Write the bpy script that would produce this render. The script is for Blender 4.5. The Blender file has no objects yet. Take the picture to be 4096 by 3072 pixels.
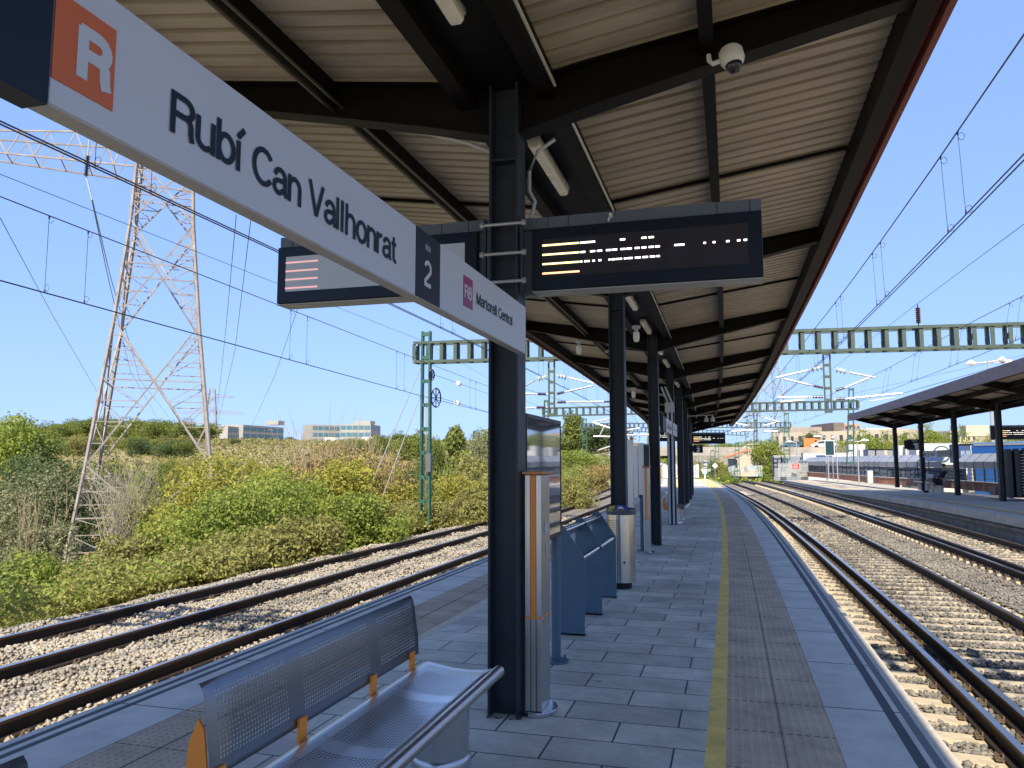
import bpy, math, random
import numpy as np
from mathutils import Vector, Matrix
S = bpy.context.scene
COL = S.collection
R = math.radians
# ---------------------------------------------------------------- camera
H_EYE = 1.6
FPX, VX, HY = 3079.0, 2924.0, 1845.0
PITCH = math.atan((HY - 1536) / FPX)
YAW = math.atan((VX - 2048) * math.cos(PITCH) / FPX)
cam_d = bpy.data.cameras.new('camera'); cam = bpy.data.objects.new('camera', cam_d); COL.objects.link(cam)
cam.location = (0, 0, H_EYE); cam.rotation_euler = (math.pi / 2 + PITCH, 0, YAW)
cam_d.sensor_width = 36; cam_d.lens = FPX / 4096 * 36; cam_d.clip_start = .05; cam_d.clip_end = 6000
S.camera = cam
# ---------------------------------------------------------------- light
SUN = Vector((.24, -4.0, 4.1)).normalized()
w = bpy.data.worlds.new('World'); S.world = w; w.use_nodes = True
nt = w.node_tree; nt.nodes.clear()
sk = nt.nodes.new('ShaderNodeTexSky'); sk.sky_type = 'NISHITA'; sk.sun_disc = False
sk.sun_elevation = math.asin(SUN.z); sk.sun_rotation = math.atan2(SUN.x, SUN.y)
sk.altitude = 100; sk.air_density = 1.0; sk.dust_density = .35; sk.ozone_density = 2.6
bg = nt.nodes.new('ShaderNodeBackground'); bg.inputs[1].default_value = .15
wo = nt.nodes.new('ShaderNodeOutputWorld')
gm = nt.nodes.new('ShaderNodeGamma'); gm.inputs[1].default_value = .33
tn = nt.nodes.new('ShaderNodeVectorMath'); tn.operation = 'MULTIPLY'; tn.inputs[1].default_value = (1.00, 1.40, 2.40)
nt.links.new(sk.outputs[0], gm.inputs[0]); nt.links.new(gm.outputs[0], tn.inputs[0]); nt.links.new(tn.outputs[0], bg.inputs[0]); nt.links.new(bg.outputs[0], wo.inputs[0])
sl = bpy.data.lights.new('sun', 'SUN'); sl.energy = 4.5; sl.angle = R(.53); sl.color = (1, .90, .74)
so = bpy.data.objects.new('sun', sl); COL.objects.link(so)
so.rotation_euler = SUN.to_track_quat('Z', 'Y').to_euler()
S.view_settings.view_transform = 'Standard'; S.view_settings.look = 'None'
S.view_settings.exposure = .98; S.view_settings.gamma = 1
S.cycles.max_bounces = 8; S.cycles.diffuse_bounces = 5; S.cycles.transparent_max_bounces = 12
# ---------------------------------------------------------------- site survey: the station bends left and dips gently
def cx(y): return -.00055 * max(0., min(y, 150) - 8) ** 2
def G(y): return (-.000112 * y * y if y < 55 else -.34) if y > 0 else 0.
def lev(off, y): return G(y) * max(0., min(1., (7 - off) / 5.8))
def P(off, y, z=0.): return Vector((off + cx(y), y, z + lev(off, y)))
_f = Vector((-math.sin(YAW) * math.cos(PITCH), math.cos(YAW) * math.cos(PITCH), math.sin(PITCH)))
_r = Vector((math.cos(YAW), math.sin(YAW), 0)); _u = _r.cross(_f)
def sight(u, v, y):      # world point on the survey sight line at northing y
    d = _f * FPX + _r * (u - 2048) - _u * (v - 1536)
    return Vector((0, 0, H_EYE)) + d * (y / d.y)
def far(u, v, dist):
    d = _f * FPX + _r * (u - 2048) - _u * (v - 1536)
    return Vector((0, 0, H_EYE)) + d * (dist / FPX)
def sm(t): t = max(0., min(1., t)); return t * t * (3 - 2 * t)
def terrain(x, y):
    e = x - cx(y)
    if e < -2:
        d = -(e + 10.8)
        if d < 0: return -1.25
        r = math.hypot(x, y)
        z = -1.15 - 3.2 * sm(d / 12) * sm((120 - y) / 60 + .2)
        z += 4.6 * sm((r - 45) / 65) + 3.2 * sm((r - 120) / 100) + 2 * sm((r - 230) / 250)
        return z + .25 * math.sin(x * .13) * math.sin(y * .11) * sm(d / 20)
    z = -1.25 - .0 * y
    if y > 100: z += 4.5 * sm((y - 105) / 60) + 5 * sm((y - 190) / 160)
    if e > 14: z = max(z, -.35) + 3.0 * sm((e - 30) / 80) + 0
    return z
# ---------------------------------------------------------------- materials
MATS = {}
def mat(name, col, rough=.6, metal=0., spec=.5, var=0., vscale=3., bump=0., bscale=20., emis=None, col2=None, stretch=None, hue=None):
    if name in MATS: return MATS[name]
    m = bpy.data.materials.new(name); m.use_nodes = True; n = m.node_tree; b = n.nodes['Principled BSDF']
    b.inputs['Base Color'].default_value = (*col, 1); b.inputs['Roughness'].default_value = rough
    b.inputs['Metallic'].default_value = metal; b.inputs['Specular IOR Level'].default_value = spec
    if emis: b.inputs['Emission Color'].default_value = (*emis[0], 1); b.inputs['Emission Strength'].default_value = emis[1]
    if var or bump:
        tc = n.nodes.new('ShaderNodeTexCoord'); mp = n.nodes.new('ShaderNodeMapping'); n.links.new(tc.outputs['Object'], mp.inputs[0])
        if stretch: mp.inputs['Scale'].default_value = stretch
    if var:
        no = n.nodes.new('ShaderNodeTexNoise'); no.inputs['Scale'].default_value = vscale; no.inputs['Detail'].default_value = 6; no.inputs['Roughness'].default_value = .65
        n.links.new(mp.outputs[0], no.inputs['Vector'])
        r = n.nodes.new('ShaderNodeValToRGB'); r.color_ramp.elements[0].position = .3; r.color_ramp.elements[1].position = .7
        c2 = col2 or tuple(c * (1 - var) for c in col)
        r.color_ramp.elements[0].color = (*c2, 1); r.color_ramp.elements[1].color = (*(min(1, c * (1 + var * .5)) for c in col), 1)
        n.links.new(no.outputs[0], r.inputs[0]); n.links.new(r.outputs[0], b.inputs['Base Color'])
        mr = n.nodes.new('ShaderNodeMath'); mr.operation = 'MULTIPLY_ADD'; mr.inputs[1].default_value = .25; mr.inputs[2].default_value = rough - .12
        n.links.new(no.outputs[0], mr.inputs[0]); n.links.new(mr.outputs[0], b.inputs['Roughness'])
    if bump:
        nb = n.nodes.new('ShaderNodeTexNoise'); nb.inputs['Scale'].default_value = bscale; nb.inputs['Detail'].default_value = 5
        n.links.new(mp.outputs[0], nb.inputs['Vector'])
        bm = n.nodes.new('ShaderNodeBump'); bm.inputs['Strength'].default_value = bump; bm.inputs['Distance'].default_value = .02
        n.links.new(nb.outputs[0], bm.inputs['Height']); n.links.new(bm.outputs[0], b.inputs['Normal'])
    MATS[name] = m; return m
def nodes(m): return m.node_tree.nodes, m.node_tree.links, m.node_tree.nodes['Principled BSDF']
STEEL = mat('dark_painted_steel', (.024, .031, .038), .48, spec=.35, var=.35, vscale=5, bump=.08, bscale=60)
RAFT = mat('black_rafter_paint', (.005, .0042, .0038), .6, spec=.2, var=.4, vscale=6)
DECK = mat('cream_roof_sheet', (.47, .405, .31), .5, var=.16, vscale=1.3, col2=(.31, .26, .20), stretch=(.5, 3, 1))
REDP = mat('red_fascia_paint', (.19, .040, .03), .55, var=.35, vscale=7)
BROWNP = mat('weathered_brown_fascia', (.27, .20, .19), .6, var=.3, vscale=4)
INOX = mat('brushed_stainless', (.50, .49, .46), .30, 1., var=.05, vscale=90, stretch=(1, 1, .02))
INOXD = mat('polished_stainless', (.55, .56, .57), .12, 1.)
ORANGE = mat('orange_enamel', (.85, .27, .03), .45)
CONC = mat('edge_concrete', (.57, .54, .47), .7, var=.25, vscale=2.5, bump=.15, bscale=70)
CONCW = mat('stained_wall_concrete', (.26, .24, .20), .85, var=.45, vscale=2.2, bump=.4, bscale=15)
YEL = mat('yellow_paint', (.80, .54, .13), .7, var=.3, vscale=5)
YELP = mat('pale_worn_paint', (.56, .52, .38), .7, var=.25, vscale=9)
TACT = mat('brown_tactile_paver', (.50, .385, .27), .75, var=.35, vscale=2.2, bump=.15, bscale=50)
BAND = mat('dark_grip_band', (.045, .055, .06), .7, var=.3, vscale=20)
RUST = mat('rail_rust', (.022, .012, .008), .75, var=.5, vscale=12, bump=.3, bscale=60)
RTOP = mat('polished_rail_head', (.55, .53, .50), .25, 1.)
RHEAD = mat('rusty_rail_head', (.10, .055, .03), .6, .2, var=.3, vscale=14)
SLEEP = mat('cream_sleeper_concrete', (.46, .385, .26), .85, var=.25, vscale=7, bump=.3, bscale=30)
GREEN = mat('green_gantry_paint', (.060, .088, .065), .5, var=.3, vscale=4)
GREENM = mat('green_mast_paint', (.03, .105, .07), .5, var=.3, vscale=4)
WIRE = mat('wire_copper_dark', (.03, .032, .04), .5)
GALV = mat('galvanised_tube', (.45, .45, .44), .4, .4, var=.15, vscale=10)
PYL = mat('pale_pylon_steel', (.30, .28, .26), .6, .1, var=.3, vscale=1.5, col2=(.20, .155, .13))
INS = mat('brown_insulator', (.07, .03, .025), .25)
GLASSI = mat('pale_glass_insulator', (.55, .62, .58), .15)
WHITE = mat('white_enamel', (.60, .60, .58), .4)
SIGNW = mat('white_sign_panel', (.50, .53, .56), .45, var=.04, vscale=2)
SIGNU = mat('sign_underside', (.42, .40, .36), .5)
NAVY = mat('navy_sign_panel', (.006, .012, .026), .5, spec=.3)
PURP = mat('purple_line_badge', (.26, .02, .12), .4)
ORS = mat('orange_sign_square', (.55, .12, .03), .5)
BLUEP = mat('blue_grey_enamel', (.065, .12, .16), .45, var=.12, vscale=8)
BLACK = mat('black_plastic', (.005, .006, .008), .4, spec=.3)
DISPF = mat('display_bezel', (.004, .007, .013), .35, spec=.3)
DISPG = mat('display_housing', (.10, .115, .125), .4)
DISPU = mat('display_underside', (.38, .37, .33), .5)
LEDW = mat('led_white', (.9, .9, .9), .5, emis=((1, .96, .9), 1.6))
LEDY = mat('led_amber', (.9, .7, .3), .5, emis=((1, .72, .3), 1.5))
LEDR = mat('led_orange', (.9, .5, .3), .5, emis=((1, .45, .22), 1.4))
LAMP = mat('lamp_diffuser', (.80, .77, .66), .25, var=.12, vscale=8)
COND = mat('grey_conduit', (.42, .43, .42), .4, var=.1)
BRICK = mat('brick_red', (.38, .13, .07), .8)
PALE = mat('pale_render_wall', (.46, .40, .31), .8, var=.08, vscale=.3)
BLUEB = mat('blue_trailer_skin', (.03, .16, .50), .5, var=.08, vscale=.5)
WHT = mat('white_trailer_skin', (.56, .56, .53), .5, var=.06, vscale=.4)
GREYB = mat('grey_container', (.22, .24, .26), .6, var=.15)
POLY = mat('grey_polycarbonate', (.30, .31, .34), .35, var=.1, vscale=1)
ROOFT = mat('orange_roof_tiles', (.62, .20, .09), .8, var=.2, vscale=5)
TRUNK = mat('bark', (.10, .075, .05), .9, var=.4, vscale=8)
GLASSB = mat('blue_office_glass', (.07, .17, .22), .15)
DRY = mat('dry_twigs', (.34, .26, .17), .9, var=.3)
SKIN = mat('skin', (.42, .25, .17), .6)
CLOTH = mat('black_clothing', (.012, .012, .014), .8)
HAIR = mat('dark_hair', (.015, .011, .009), .7)

def brickify(m, sc, cols, mortar, w=.5, h=.25, ms=.02, axis=None, bump=0., off=.5):
    n, l, b = nodes(m)
    tc = n.new('ShaderNodeTexCoord'); mp = n.new('ShaderNodeMapping'); br = n.new('ShaderNodeTexBrick')
    if axis == 'xz': mp.inputs['Rotation'].default_value = (R(90), 0, 0)
    if axis == 'yz': mp.inputs['Rotation'].default_value = (R(90), 0, R(90))
    l.new(tc.outputs['Object'], mp.inputs[0]); l.new(mp.outputs[0], br.inputs['Vector'])
    br.inputs['Color1'].default_value = (*cols[0], 1); br.inputs['Color2'].default_value = (*cols[1], 1); br.inputs['Mortar'].default_value = (*mortar, 1)
    br.inputs['Scale'].default_value = sc; br.inputs['Brick Width'].default_value = w; br.inputs['Row Height'].default_value = h
    br.inputs['Mortar Size'].default_value = ms; br.inputs['Mortar Smooth'].default_value = .3; br.offset = off
    no = n.new('ShaderNodeTexNoise'); no.inputs['Scale'].default_value = 2.2; no.inputs['Detail'].default_value = 7; no.inputs['Roughness'].default_value = .7
    l.new(tc.outputs['Object'], no.inputs['Vector'])
    no2 = n.new('ShaderNodeTexNoise'); no2.inputs['Scale'].default_value = 16; no2.inputs['Detail'].default_value = 4
    l.new(tc.outputs['Object'], no2.inputs['Vector'])
    ad = n.new('ShaderNodeMath'); ad.operation = 'MULTIPLY_ADD'; ad.inputs[1].default_value = .35; l.new(no2.outputs[0], ad.inputs[0]); l.new(no.outputs[0], ad.inputs[2])
    mr = n.new('ShaderNodeMapRange'); mr.inputs[1].default_value = .45; mr.inputs[2].default_value = .9; mr.inputs[3].default_value = .72; mr.inputs[4].default_value = 1.22
    l.new(ad.outputs[0], mr.inputs[0])
    vo = n.new('ShaderNodeTexVoronoi'); vo.inputs['Scale'].default_value = 1.6; l.new(tc.outputs['Object'], vo.inputs['Vector'])
    sp = n.new('ShaderNodeMapRange'); sp.inputs[1].default_value = .035; sp.inputs[2].default_value = .06; sp.inputs[3].default_value = .62; sp.inputs[4].default_value = 1.; l.new(vo.outputs['Distance'], sp.inputs[0])
    nb_ = n.new('ShaderNodeTexNoise'); nb_.inputs['Scale'].default_value = .55; nb_.inputs['Detail'].default_value = 3; l.new(tc.outputs['Object'], nb_.inputs['Vector'])
    mb_ = n.new('ShaderNodeMapRange'); mb_.inputs[1].default_value = .35; mb_.inputs[2].default_value = .65; mb_.inputs[3].default_value = .84; mb_.inputs[4].default_value = 1.1; l.new(nb_.outputs[0], mb_.inputs[0])
    m1 = n.new('ShaderNodeMath'); m1.operation = 'MULTIPLY'; l.new(sp.outputs[0], m1.inputs[0]); l.new(mb_.outputs[0], m1.inputs[1])
    m2 = n.new('ShaderNodeMath'); m2.operation = 'MULTIPLY'; l.new(m1.outputs[0], m2.inputs[0]); l.new(mr.outputs[0], m2.inputs[1])
    mx = n.new('ShaderNodeVectorMath'); mx.operation = 'SCALE'; l.new(br.outputs[0], mx.inputs[0]); l.new(m2.outputs[0], mx.inputs['Scale']); l.new(mx.outputs[0], b.inputs['Base Color'])
    if bump:
        bp = n.new('ShaderNodeBump'); bp.inputs['Strength'].default_value = bump; bp.inputs['Distance'].default_value = .01; bp.invert = True
        l.new(br.outputs['Fac'], bp.inputs['Height']); l.new(bp.outputs[0], b.inputs['Normal'])
PAVE = mat('grey_platform_paver', (.2, .22, .23), .62)
brickify(PAVE, 1., ((.58, .55, .45), (.44, .42, .35)), (.035, .04, .042), w=.70, h=.352, ms=.0065, bump=.6)
brickify(BRICK, 1., ((.42, .15, .08), (.32, .11, .06)), (.35, .24, .18), w=.24, h=.07, ms=.008, axis='yz')

def gravel(name, c1, c2, dark, sc=16.):
    m = mat(name, c1, .9); n, l, b = nodes(m)
    tc = n.new('ShaderNodeTexCoord'); vo = n.new('ShaderNodeTexVoronoi'); vo.inputs['Scale'].default_value = sc
    v2 = n.new('ShaderNodeTexVoronoi'); v2.inputs['Scale'].default_value = sc; v2.feature = 'DISTANCE_TO_EDGE'
    no = n.new('ShaderNodeTexNoise'); no.inputs['Scale'].default_value = .7; no.inputs['Detail'].default_value = 6
    for q in (vo, v2, no): l.new(tc.outputs['Object'], q.inputs['Vector'])
    r = n.new('ShaderNodeValToRGB'); r.color_ramp.elements[0].color = (*c1, 1); r.color_ramp.elements[1].color = (*c2, 1)
    sep = n.new('ShaderNodeSeparateColor'); l.new(vo.outputs['Color'], sep.inputs[0]); l.new(sep.outputs[0], r.inputs[0])
    r2 = n.new('ShaderNodeValToRGB'); r2.color_ramp.elements[0].position = .0; r2.color_ramp.elements[1].position = .18
    r2.color_ramp.elements[0].color = (*dark, 1); r2.color_ramp.elements[1].color = (1, 1, 1, 1); l.new(v2.outputs[0], r2.inputs[0])
    mx = n.new('ShaderNodeMix'); mx.data_type = 'RGBA'; mx.blend_type = 'MULTIPLY'; mx.inputs[0].default_value = 1
    l.new(r.outputs[0], mx.inputs[6]); l.new(r2.outputs[0], mx.inputs[7]); l.new(mx.outputs[2], b.inputs['Base Color'])
    bp = n.new('ShaderNodeBump'); bp.inputs['Strength'].default_value = 1; bp.inputs['Distance'].default_value = .05
    l.new(v2.outputs[0], bp.inputs['Height']); l.new(bp.outputs[0], b.inputs['Normal'])
    return m
BALL = gravel('pale_track_ballast', (.36, .31, .23), (.24, .22, .19), (.25, .22, .18))
def island(name, a, c, rough=.85, transl=0., b3=None):
    m = mat(name, a, rough); n, l, b = nodes(m)
    g = n.new('ShaderNodeNewGeometry'); r = n.new('ShaderNodeValToRGB')
    r.color_ramp.elements[0].color = (*a, 1); r.color_ramp.elements[1].color = (*c, 1)
    if b3: e = r.color_ramp.elements.new(.5); e.color = (*b3, 1)
    l.new(g.outputs['Random Per Island'], r.inputs[0])
    no = n.new('ShaderNodeTexNoise'); no.inputs['Scale'].default_value = .8; no.inputs['Detail'].default_value = 3
    tc = n.new('ShaderNodeTexCoord'); l.new(tc.outputs['Object'], no.inputs['Vector'])
    mr = n.new('ShaderNodeMapRange'); mr.inputs[1].default_value = .3; mr.inputs[2].default_value = .7; mr.inputs[3].default_value = .75; mr.inputs[4].default_value = 1.25
    l.new(no.outputs[0], mr.inputs[0])
    mx = n.new('ShaderNodeVectorMath'); mx.operation = 'SCALE'; l.new(r.outputs[0], mx.inputs[0]); l.new(mr.outputs[0], mx.inputs['Scale']); l.new(mx.outputs[0], b.inputs['Base Color'])
    if transl:
        t = n.new('ShaderNodeBsdfTranslucent'); l.new(mx.outputs[0], t.inputs[0])
        ms = n.new('ShaderNodeMixShader'); ms.inputs[0].default_value = transl
        l.new(b.outputs[0], ms.inputs[1]); l.new(t.outputs[0], ms.inputs[2]); l.new(ms.outputs[0], n['Material Output'].inputs[0])
    return m
STONEL = island('cream_ballast_stone', (.37, .31, .225), (.26, .25, .225), b3=(.31, .275, .21))
STONER = island('grey_ballast_stone', (.24, .21, .165), (.10, .10, .095), b3=(.17, .155, .13))
LEAVES = {
 'lush': island('lush_leaves', (.15, .215, .03), (.34, .37, .065), .7, .45, (.24, .30, .045)),
 'olive': island('olive_leaves', (.19, .19, .045), (.36, .34, .10), .75, .4),
 'grey': island('grey_green_leaves', (.15, .165, .07), (.32, .32, .17), .7, .4),
 'yellow': island('yellow_leaves', (.34, .30, .045), (.46, .38, .06), .7, .4, (.26, .29, .04)),
 'dry': island('dry_brown_leaves', (.30, .20, .08), (.22, .19, .07), .8, .3, (.36, .27, .08)),
 'field': island('field_grass', (.22, .185, .08), (.16, .17, .065), .85, .3, (.27, .215, .11)),
 'pine': island('pine_needles', (.11, .15, .025), (.21, .24, .045), .8, .3),
 'dark': island('dark_leaves', (.055, .09, .025), (.12, .155, .045), .8, .3),
}
GRASS = mat('scrubby_ground', (.20, .19, .07), .95, var=.5, vscale=.25, col2=(.33, .24, .13), bump=.5, bscale=3)
# ---------------------------------------------------------------- mesh helpers
class MB:
    def __init__(s): s.v = []; s.f = []; s.m = []; s.uv = None
    def add(s, vs, fs, mi=0):
        o = len(s.v); s.v += [tuple(v) for v in vs]; s.f += [tuple(i + o for i in f) for f in fs]; s.m += [mi] * len(fs); return s
    def box(s, a, b, mi=0):
        (x0, y0, z0), (x1, y1, z1) = a, b
        return s.add([(x0, y0, z0), (x1, y0, z0), (x1, y1, z0), (x0, y1, z0), (x0, y0, z1), (x1, y0, z1), (x1, y1, z1), (x0, y1, z1)],
                     [(0, 3, 2, 1), (4, 5, 6, 7), (0, 1, 5, 4), (1, 2, 6, 5), (2, 3, 7, 6), (3, 0, 4, 7)], mi)
    def bar(s, p, q, w=.05, h=None, mi=0, up=None):
        p = Vector(p); q = Vector(q); h = w if h is None else h; d = (q - p).normalized()
        U = Vector(up) if up else (Vector((0, 0, 1)) if abs(d.z) < .95 else Vector((0, 1, 0)))
        sd = d.cross(U).normalized(); U = sd.cross(d).normalized()
        vs = [e + sd * (a * w / 2) + U * (b * h / 2) for e in (p, q) for a, b in ((-1, -1), (1, -1), (1, 1), (-1, 1))]
        return s.add(vs, [(0, 3, 2, 1), (4, 5, 6, 7), (0, 1, 5, 4), (1, 2, 6, 5), (2, 3, 7, 6), (3, 0, 4, 7)], mi)
    def tube(s, pts, r, n=8, mi=0, cap=True):
        pts = [Vector(p) for p in pts]; rr = r if isinstance(r, (list, tuple)) else [r] * len(pts); vs = []; fs = []
        for i, p in enumerate(pts):
            d = (pts[min(i + 1, len(pts) - 1)] - pts[max(i - 1, 0)]).normalized()
            U = Vector((0, 0, 1)) if abs(d.z) < .9 else Vector((1, 0, 0))
            a = d.cross(U).normalized(); b = a.cross(d).normalized()
            for k in range(n):
                t = 2 * math.pi * k / n; vs.append(p + (a * math.cos(t) + b * math.sin(t)) * rr[i])
        for i in range(len(pts) - 1):
            for k in range(n):
                k2 = (k + 1) % n; fs.append((i * n + k, i * n + k2, (i + 1) * n + k2, (i + 1) * n + k))
        if cap: fs.append(tuple(range(n))); fs.append(tuple(reversed([(len(pts) - 1) * n + k for k in range(n)])))
        return s.add(vs, fs, mi)
    def lathe(s, c, prof, n=24, mi=0):          # prof: list of (radius, z)
        c = Vector(c); vs = []; fs = []
        for r, z in prof:
            for k in range(n):
                t = 2 * math.pi * k / n; vs.append(c + Vector((r * math.cos(t), r * math.sin(t), z)))
        for i in range(len(prof) - 1):
            for k in range(n): k2 = (k + 1) % n; fs.append((i * n + k, i * n + k2, (i + 1) * n + k2, (i + 1) * n + k))
        fs.append(tuple(reversed(range(n)))); fs.append(tuple((len(prof) - 1) * n + k for k in range(n)))
        return s.add(vs, fs, mi)
    def sweep(s, prof, ys, off=0., z=0., closed=True, mi=0, mis=None, offs=None):    # profile (x,z) along the curved line
        n = len(prof); vs = []
        for j, y in enumerate(ys):
            o = off if offs is None else offs[j]
            for a, b in prof:
                p = P(o, y, z); vs.append((p.x + a, p.y, p.z + b))
        o0 = len(s.v); s.v += vs
        for i in range(len(ys) - 1):
            for k in range(n if closed else n - 1):
                k2 = (k + 1) % n
                s.f.append((o0 + i * n + k, o0 + (i + 1) * n + k, o0 + (i + 1) * n + k2, o0 + i * n + k2)); s.m.append(mis[k] if mis else mi)
        if closed:
            s.f.append(tuple(o0 + k for k in range(n))); s.m.append(mi)
            s.f.append(tuple(o0 + (len(ys) - 1) * n + k for k in reversed(range(n)))); s.m.append(mi)
        return s
    def prism(s, poly, axis, a, b, mi=0):       # polygon extruded along axis 'x','y' or 'z'
        n = len(poly)
        def q(p, t): return {'x': (t, p[0], p[1]), 'y': (p[0], t, p[1]), 'z': (p[0], p[1], t)}[axis]
        vs = [q(p, a) for p in poly] + [q(p, b) for p in poly]
        return s.add(vs, [tuple(range(n)), tuple(reversed(range(n, 2 * n)))] + [(i, i + n, (i + 1) % n + n, (i + 1) % n) for i in range(n)], mi)
    def ball(s, c, r, n=10, mi=0, sz=1.):
        return s.lathe(c, [(max(.001, r * math.sin(math.pi * i / n)), -r * sz * math.cos(math.pi * i / n)) for i in range(n + 1)], n * 2 - 4, mi)
    def build(s, name, mats, parent=None, smooth=False, loc=None, bevel=0.):
        me = bpy.data.meshes.new(name)
        vs = s.v
        if loc is not None: vs = [(v[0] - loc[0], v[1] - loc[1], v[2] - loc[2]) for v in vs]
        me.from_pydata(vs, [], s.f)
        mats = mats if isinstance(mats, (list, tuple)) else [mats]
        for m in mats: me.materials.append(m)
        if len(mats) > 1: me.polygons.foreach_set('material_index', s.m)
        if smooth: me.polygons.foreach_set('use_smooth', [True] * len(me.polygons))
        me.update()
        o = bpy.data.objects.new(name, me); COL.objects.link(o)
        if smooth:
            try: me.shade_smooth if 0 else None; me.set_sharp_from_angle(angle=R(35))
            except Exception: pass
        if bevel:
            md = o.modifiers.new('bevel', 'BEVEL'); md.width = bevel; md.segments = 2; md.limit_method = 'ANGLE'
        if loc is not None and parent is None: o.location = loc
        if parent is not None:
            o.parent = parent
            if loc is None: o.matrix_parent_inverse = Matrix.Translation(-Vector(parent['_loc'])) if '_loc' in parent.keys() else Matrix()
        return o
def tag(o, label=None, cat=None, group=None, kind=None):
    if label: o['label'] = label
    if cat: o['category'] = cat
    if group: o['group'] = group
    if kind: o['kind'] = kind
    return o
def thing(name, label, cat, loc=(0, 0, 0), group=None, rz=0.):
    o = bpy.data.objects.new(name, None); COL.objects.link(o); o.empty_display_size = .1
    o.location = loc; o.rotation_euler = (0, 0, rz); return tag(o, label, cat, group)
def part(mb, name, m, t, smooth=False, bevel=0., label=None):
    """part whose vertices are given in world coordinates, parented to an un-rotated thing at t.location"""
    L = tuple(t.location); o = mb.build(name, m, None, smooth, bevel=bevel)
    me = o.data; me.transform(Matrix.Translation((-L[0], -L[1], -L[2]))); o.parent = t
    if label: o['label'] = label
    return o
def lpart(mb, name, m, t, smooth=False, bevel=0.):      # vertices local to the parent
    o = mb.build(name, m, None, smooth, bevel=bevel); o.parent = t; return o
def struct(mb, name, m, smooth=False): return tag(mb.build(name, m, None, smooth), kind='structure')
def copy_tree(o, parent=None):
    c = o.copy(); COL.objects.link(c); c.parent = parent
    for ch in list(o.children): copy_tree(ch, c)
    return c
def _arc(cx_, cy_, rx, ry, a0, a1, n_=9): return [(cx_ + rx * math.cos(R(a0 + (a1 - a0) * i / n_)), cy_ + ry * math.sin(R(a0 + (a1 - a0) * i / n_))) for i in range(n_ + 1)]
_O = [_arc(.21, .26, .21, .26, 0, 360, 24)]
GL = {'_': (0, []), 'R': (.56, [[(0, -.05), (0, .72)], [(-.05, .67), (.26, .67)] + _arc(.26, .505, .165, .165, 90, -90) + [(-.05, .34)], [(.24, .34)] + _arc(.27, .22, .13, .12, 90, 0) + [(.405, .08), (.44, -.05)]]),
 'u': (.50, [[(0, .57), (0, .17)] + _arc(.17, .17, .17, .17, 180, 320), [(.36, .57), (.36, -.05)]]),
 'b': (.52, [[(0, .77), (0, -.05)], _arc(.20, .26, .19, .26, 0, 360, 24)]),
 'í': (.20, [[(0, .57), (0, -.05)], [(-.02, .63), (.15, .86)]]), 'i': (.20, [[(0, .57), (0, -.05)], [(0, .67), (0, .78)]]),
 'C': (.62, [_arc(.28, .36, .28, .36, 38, 322, 26)]), 'a': (.50, [[(.02, .37)] + _arc(.19, .37, .16, .15, 170, 0, 10) + [(.35, .08), (.40, -.04)], _arc(.17, .12, .165, .12, 350, 80, 3)[:0] + [(.35, .30), (.17, .275)] + _arc(.15, .135, .15, .135, 100, 280, 9) + [(.35, .12)]]),
 'n': (.49, [[(0, .57), (0, -.05)], [(.0, .33)] + _arc(.18, .34, .175, .175, 160, 0) + [(.355, -.05)]]), 'h': (.49, [[(0, .77), (0, -.05)], [(.0, .33)] + _arc(.18, .34, .175, .175, 160, 0) + [(.355, -.05)]]),
 'V': (.60, [[(-.02, .77), (.235, -.03)], [(.49, .77), (.235, -.03)]]), 'v': (.46, [[(0, .57), (.18, -.03)], [(.36, .57), (.18, -.03)]]), 'l': (.20, [[(0, .77), (0, -.05)]]), 'o': (.54, _O),
 'r': (.32, [[(0, .57), (0, -.05)], [(0, .32)] + _arc(.2, .32, .2, .19, 170, 80)]), 't': (.30, [[(.07, .70), (.07, .12)] + _arc(.17, .11, .1, .11, 180, 300, 5), [(-.05, .50), (.2, .50)]]),
 '2': (.50, [_arc(.2, .52, .2, .2, 165, -30, 14) + [(.02, .12), (.0, .0)], [(-.04, .0), (.42, .0)]]), 'M': (.72, [[(0, -.05), (0, .77)], [(0, .74), (.27, -.0)], [(.54, .74), (.27, .0)], [(.54, .77), (.54, -.05)]]),
 'e': (.52, [[(.02, .28), (.40, .28)] + _arc(.21, .26, .21, .26, 4, 320, 22)]), '8': (.52, [_arc(.2, .54, .17, .175, 0, 360, 22), _arc(.2, .18, .2, .2, 0, 360, 22)]), '1': (.36, [[(.12, .77), (.12, -.05)], [(-.04, .56), (.12, .66)]]), '/': (.3, [[(0, -.05), (.2, .77)]])}
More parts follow.
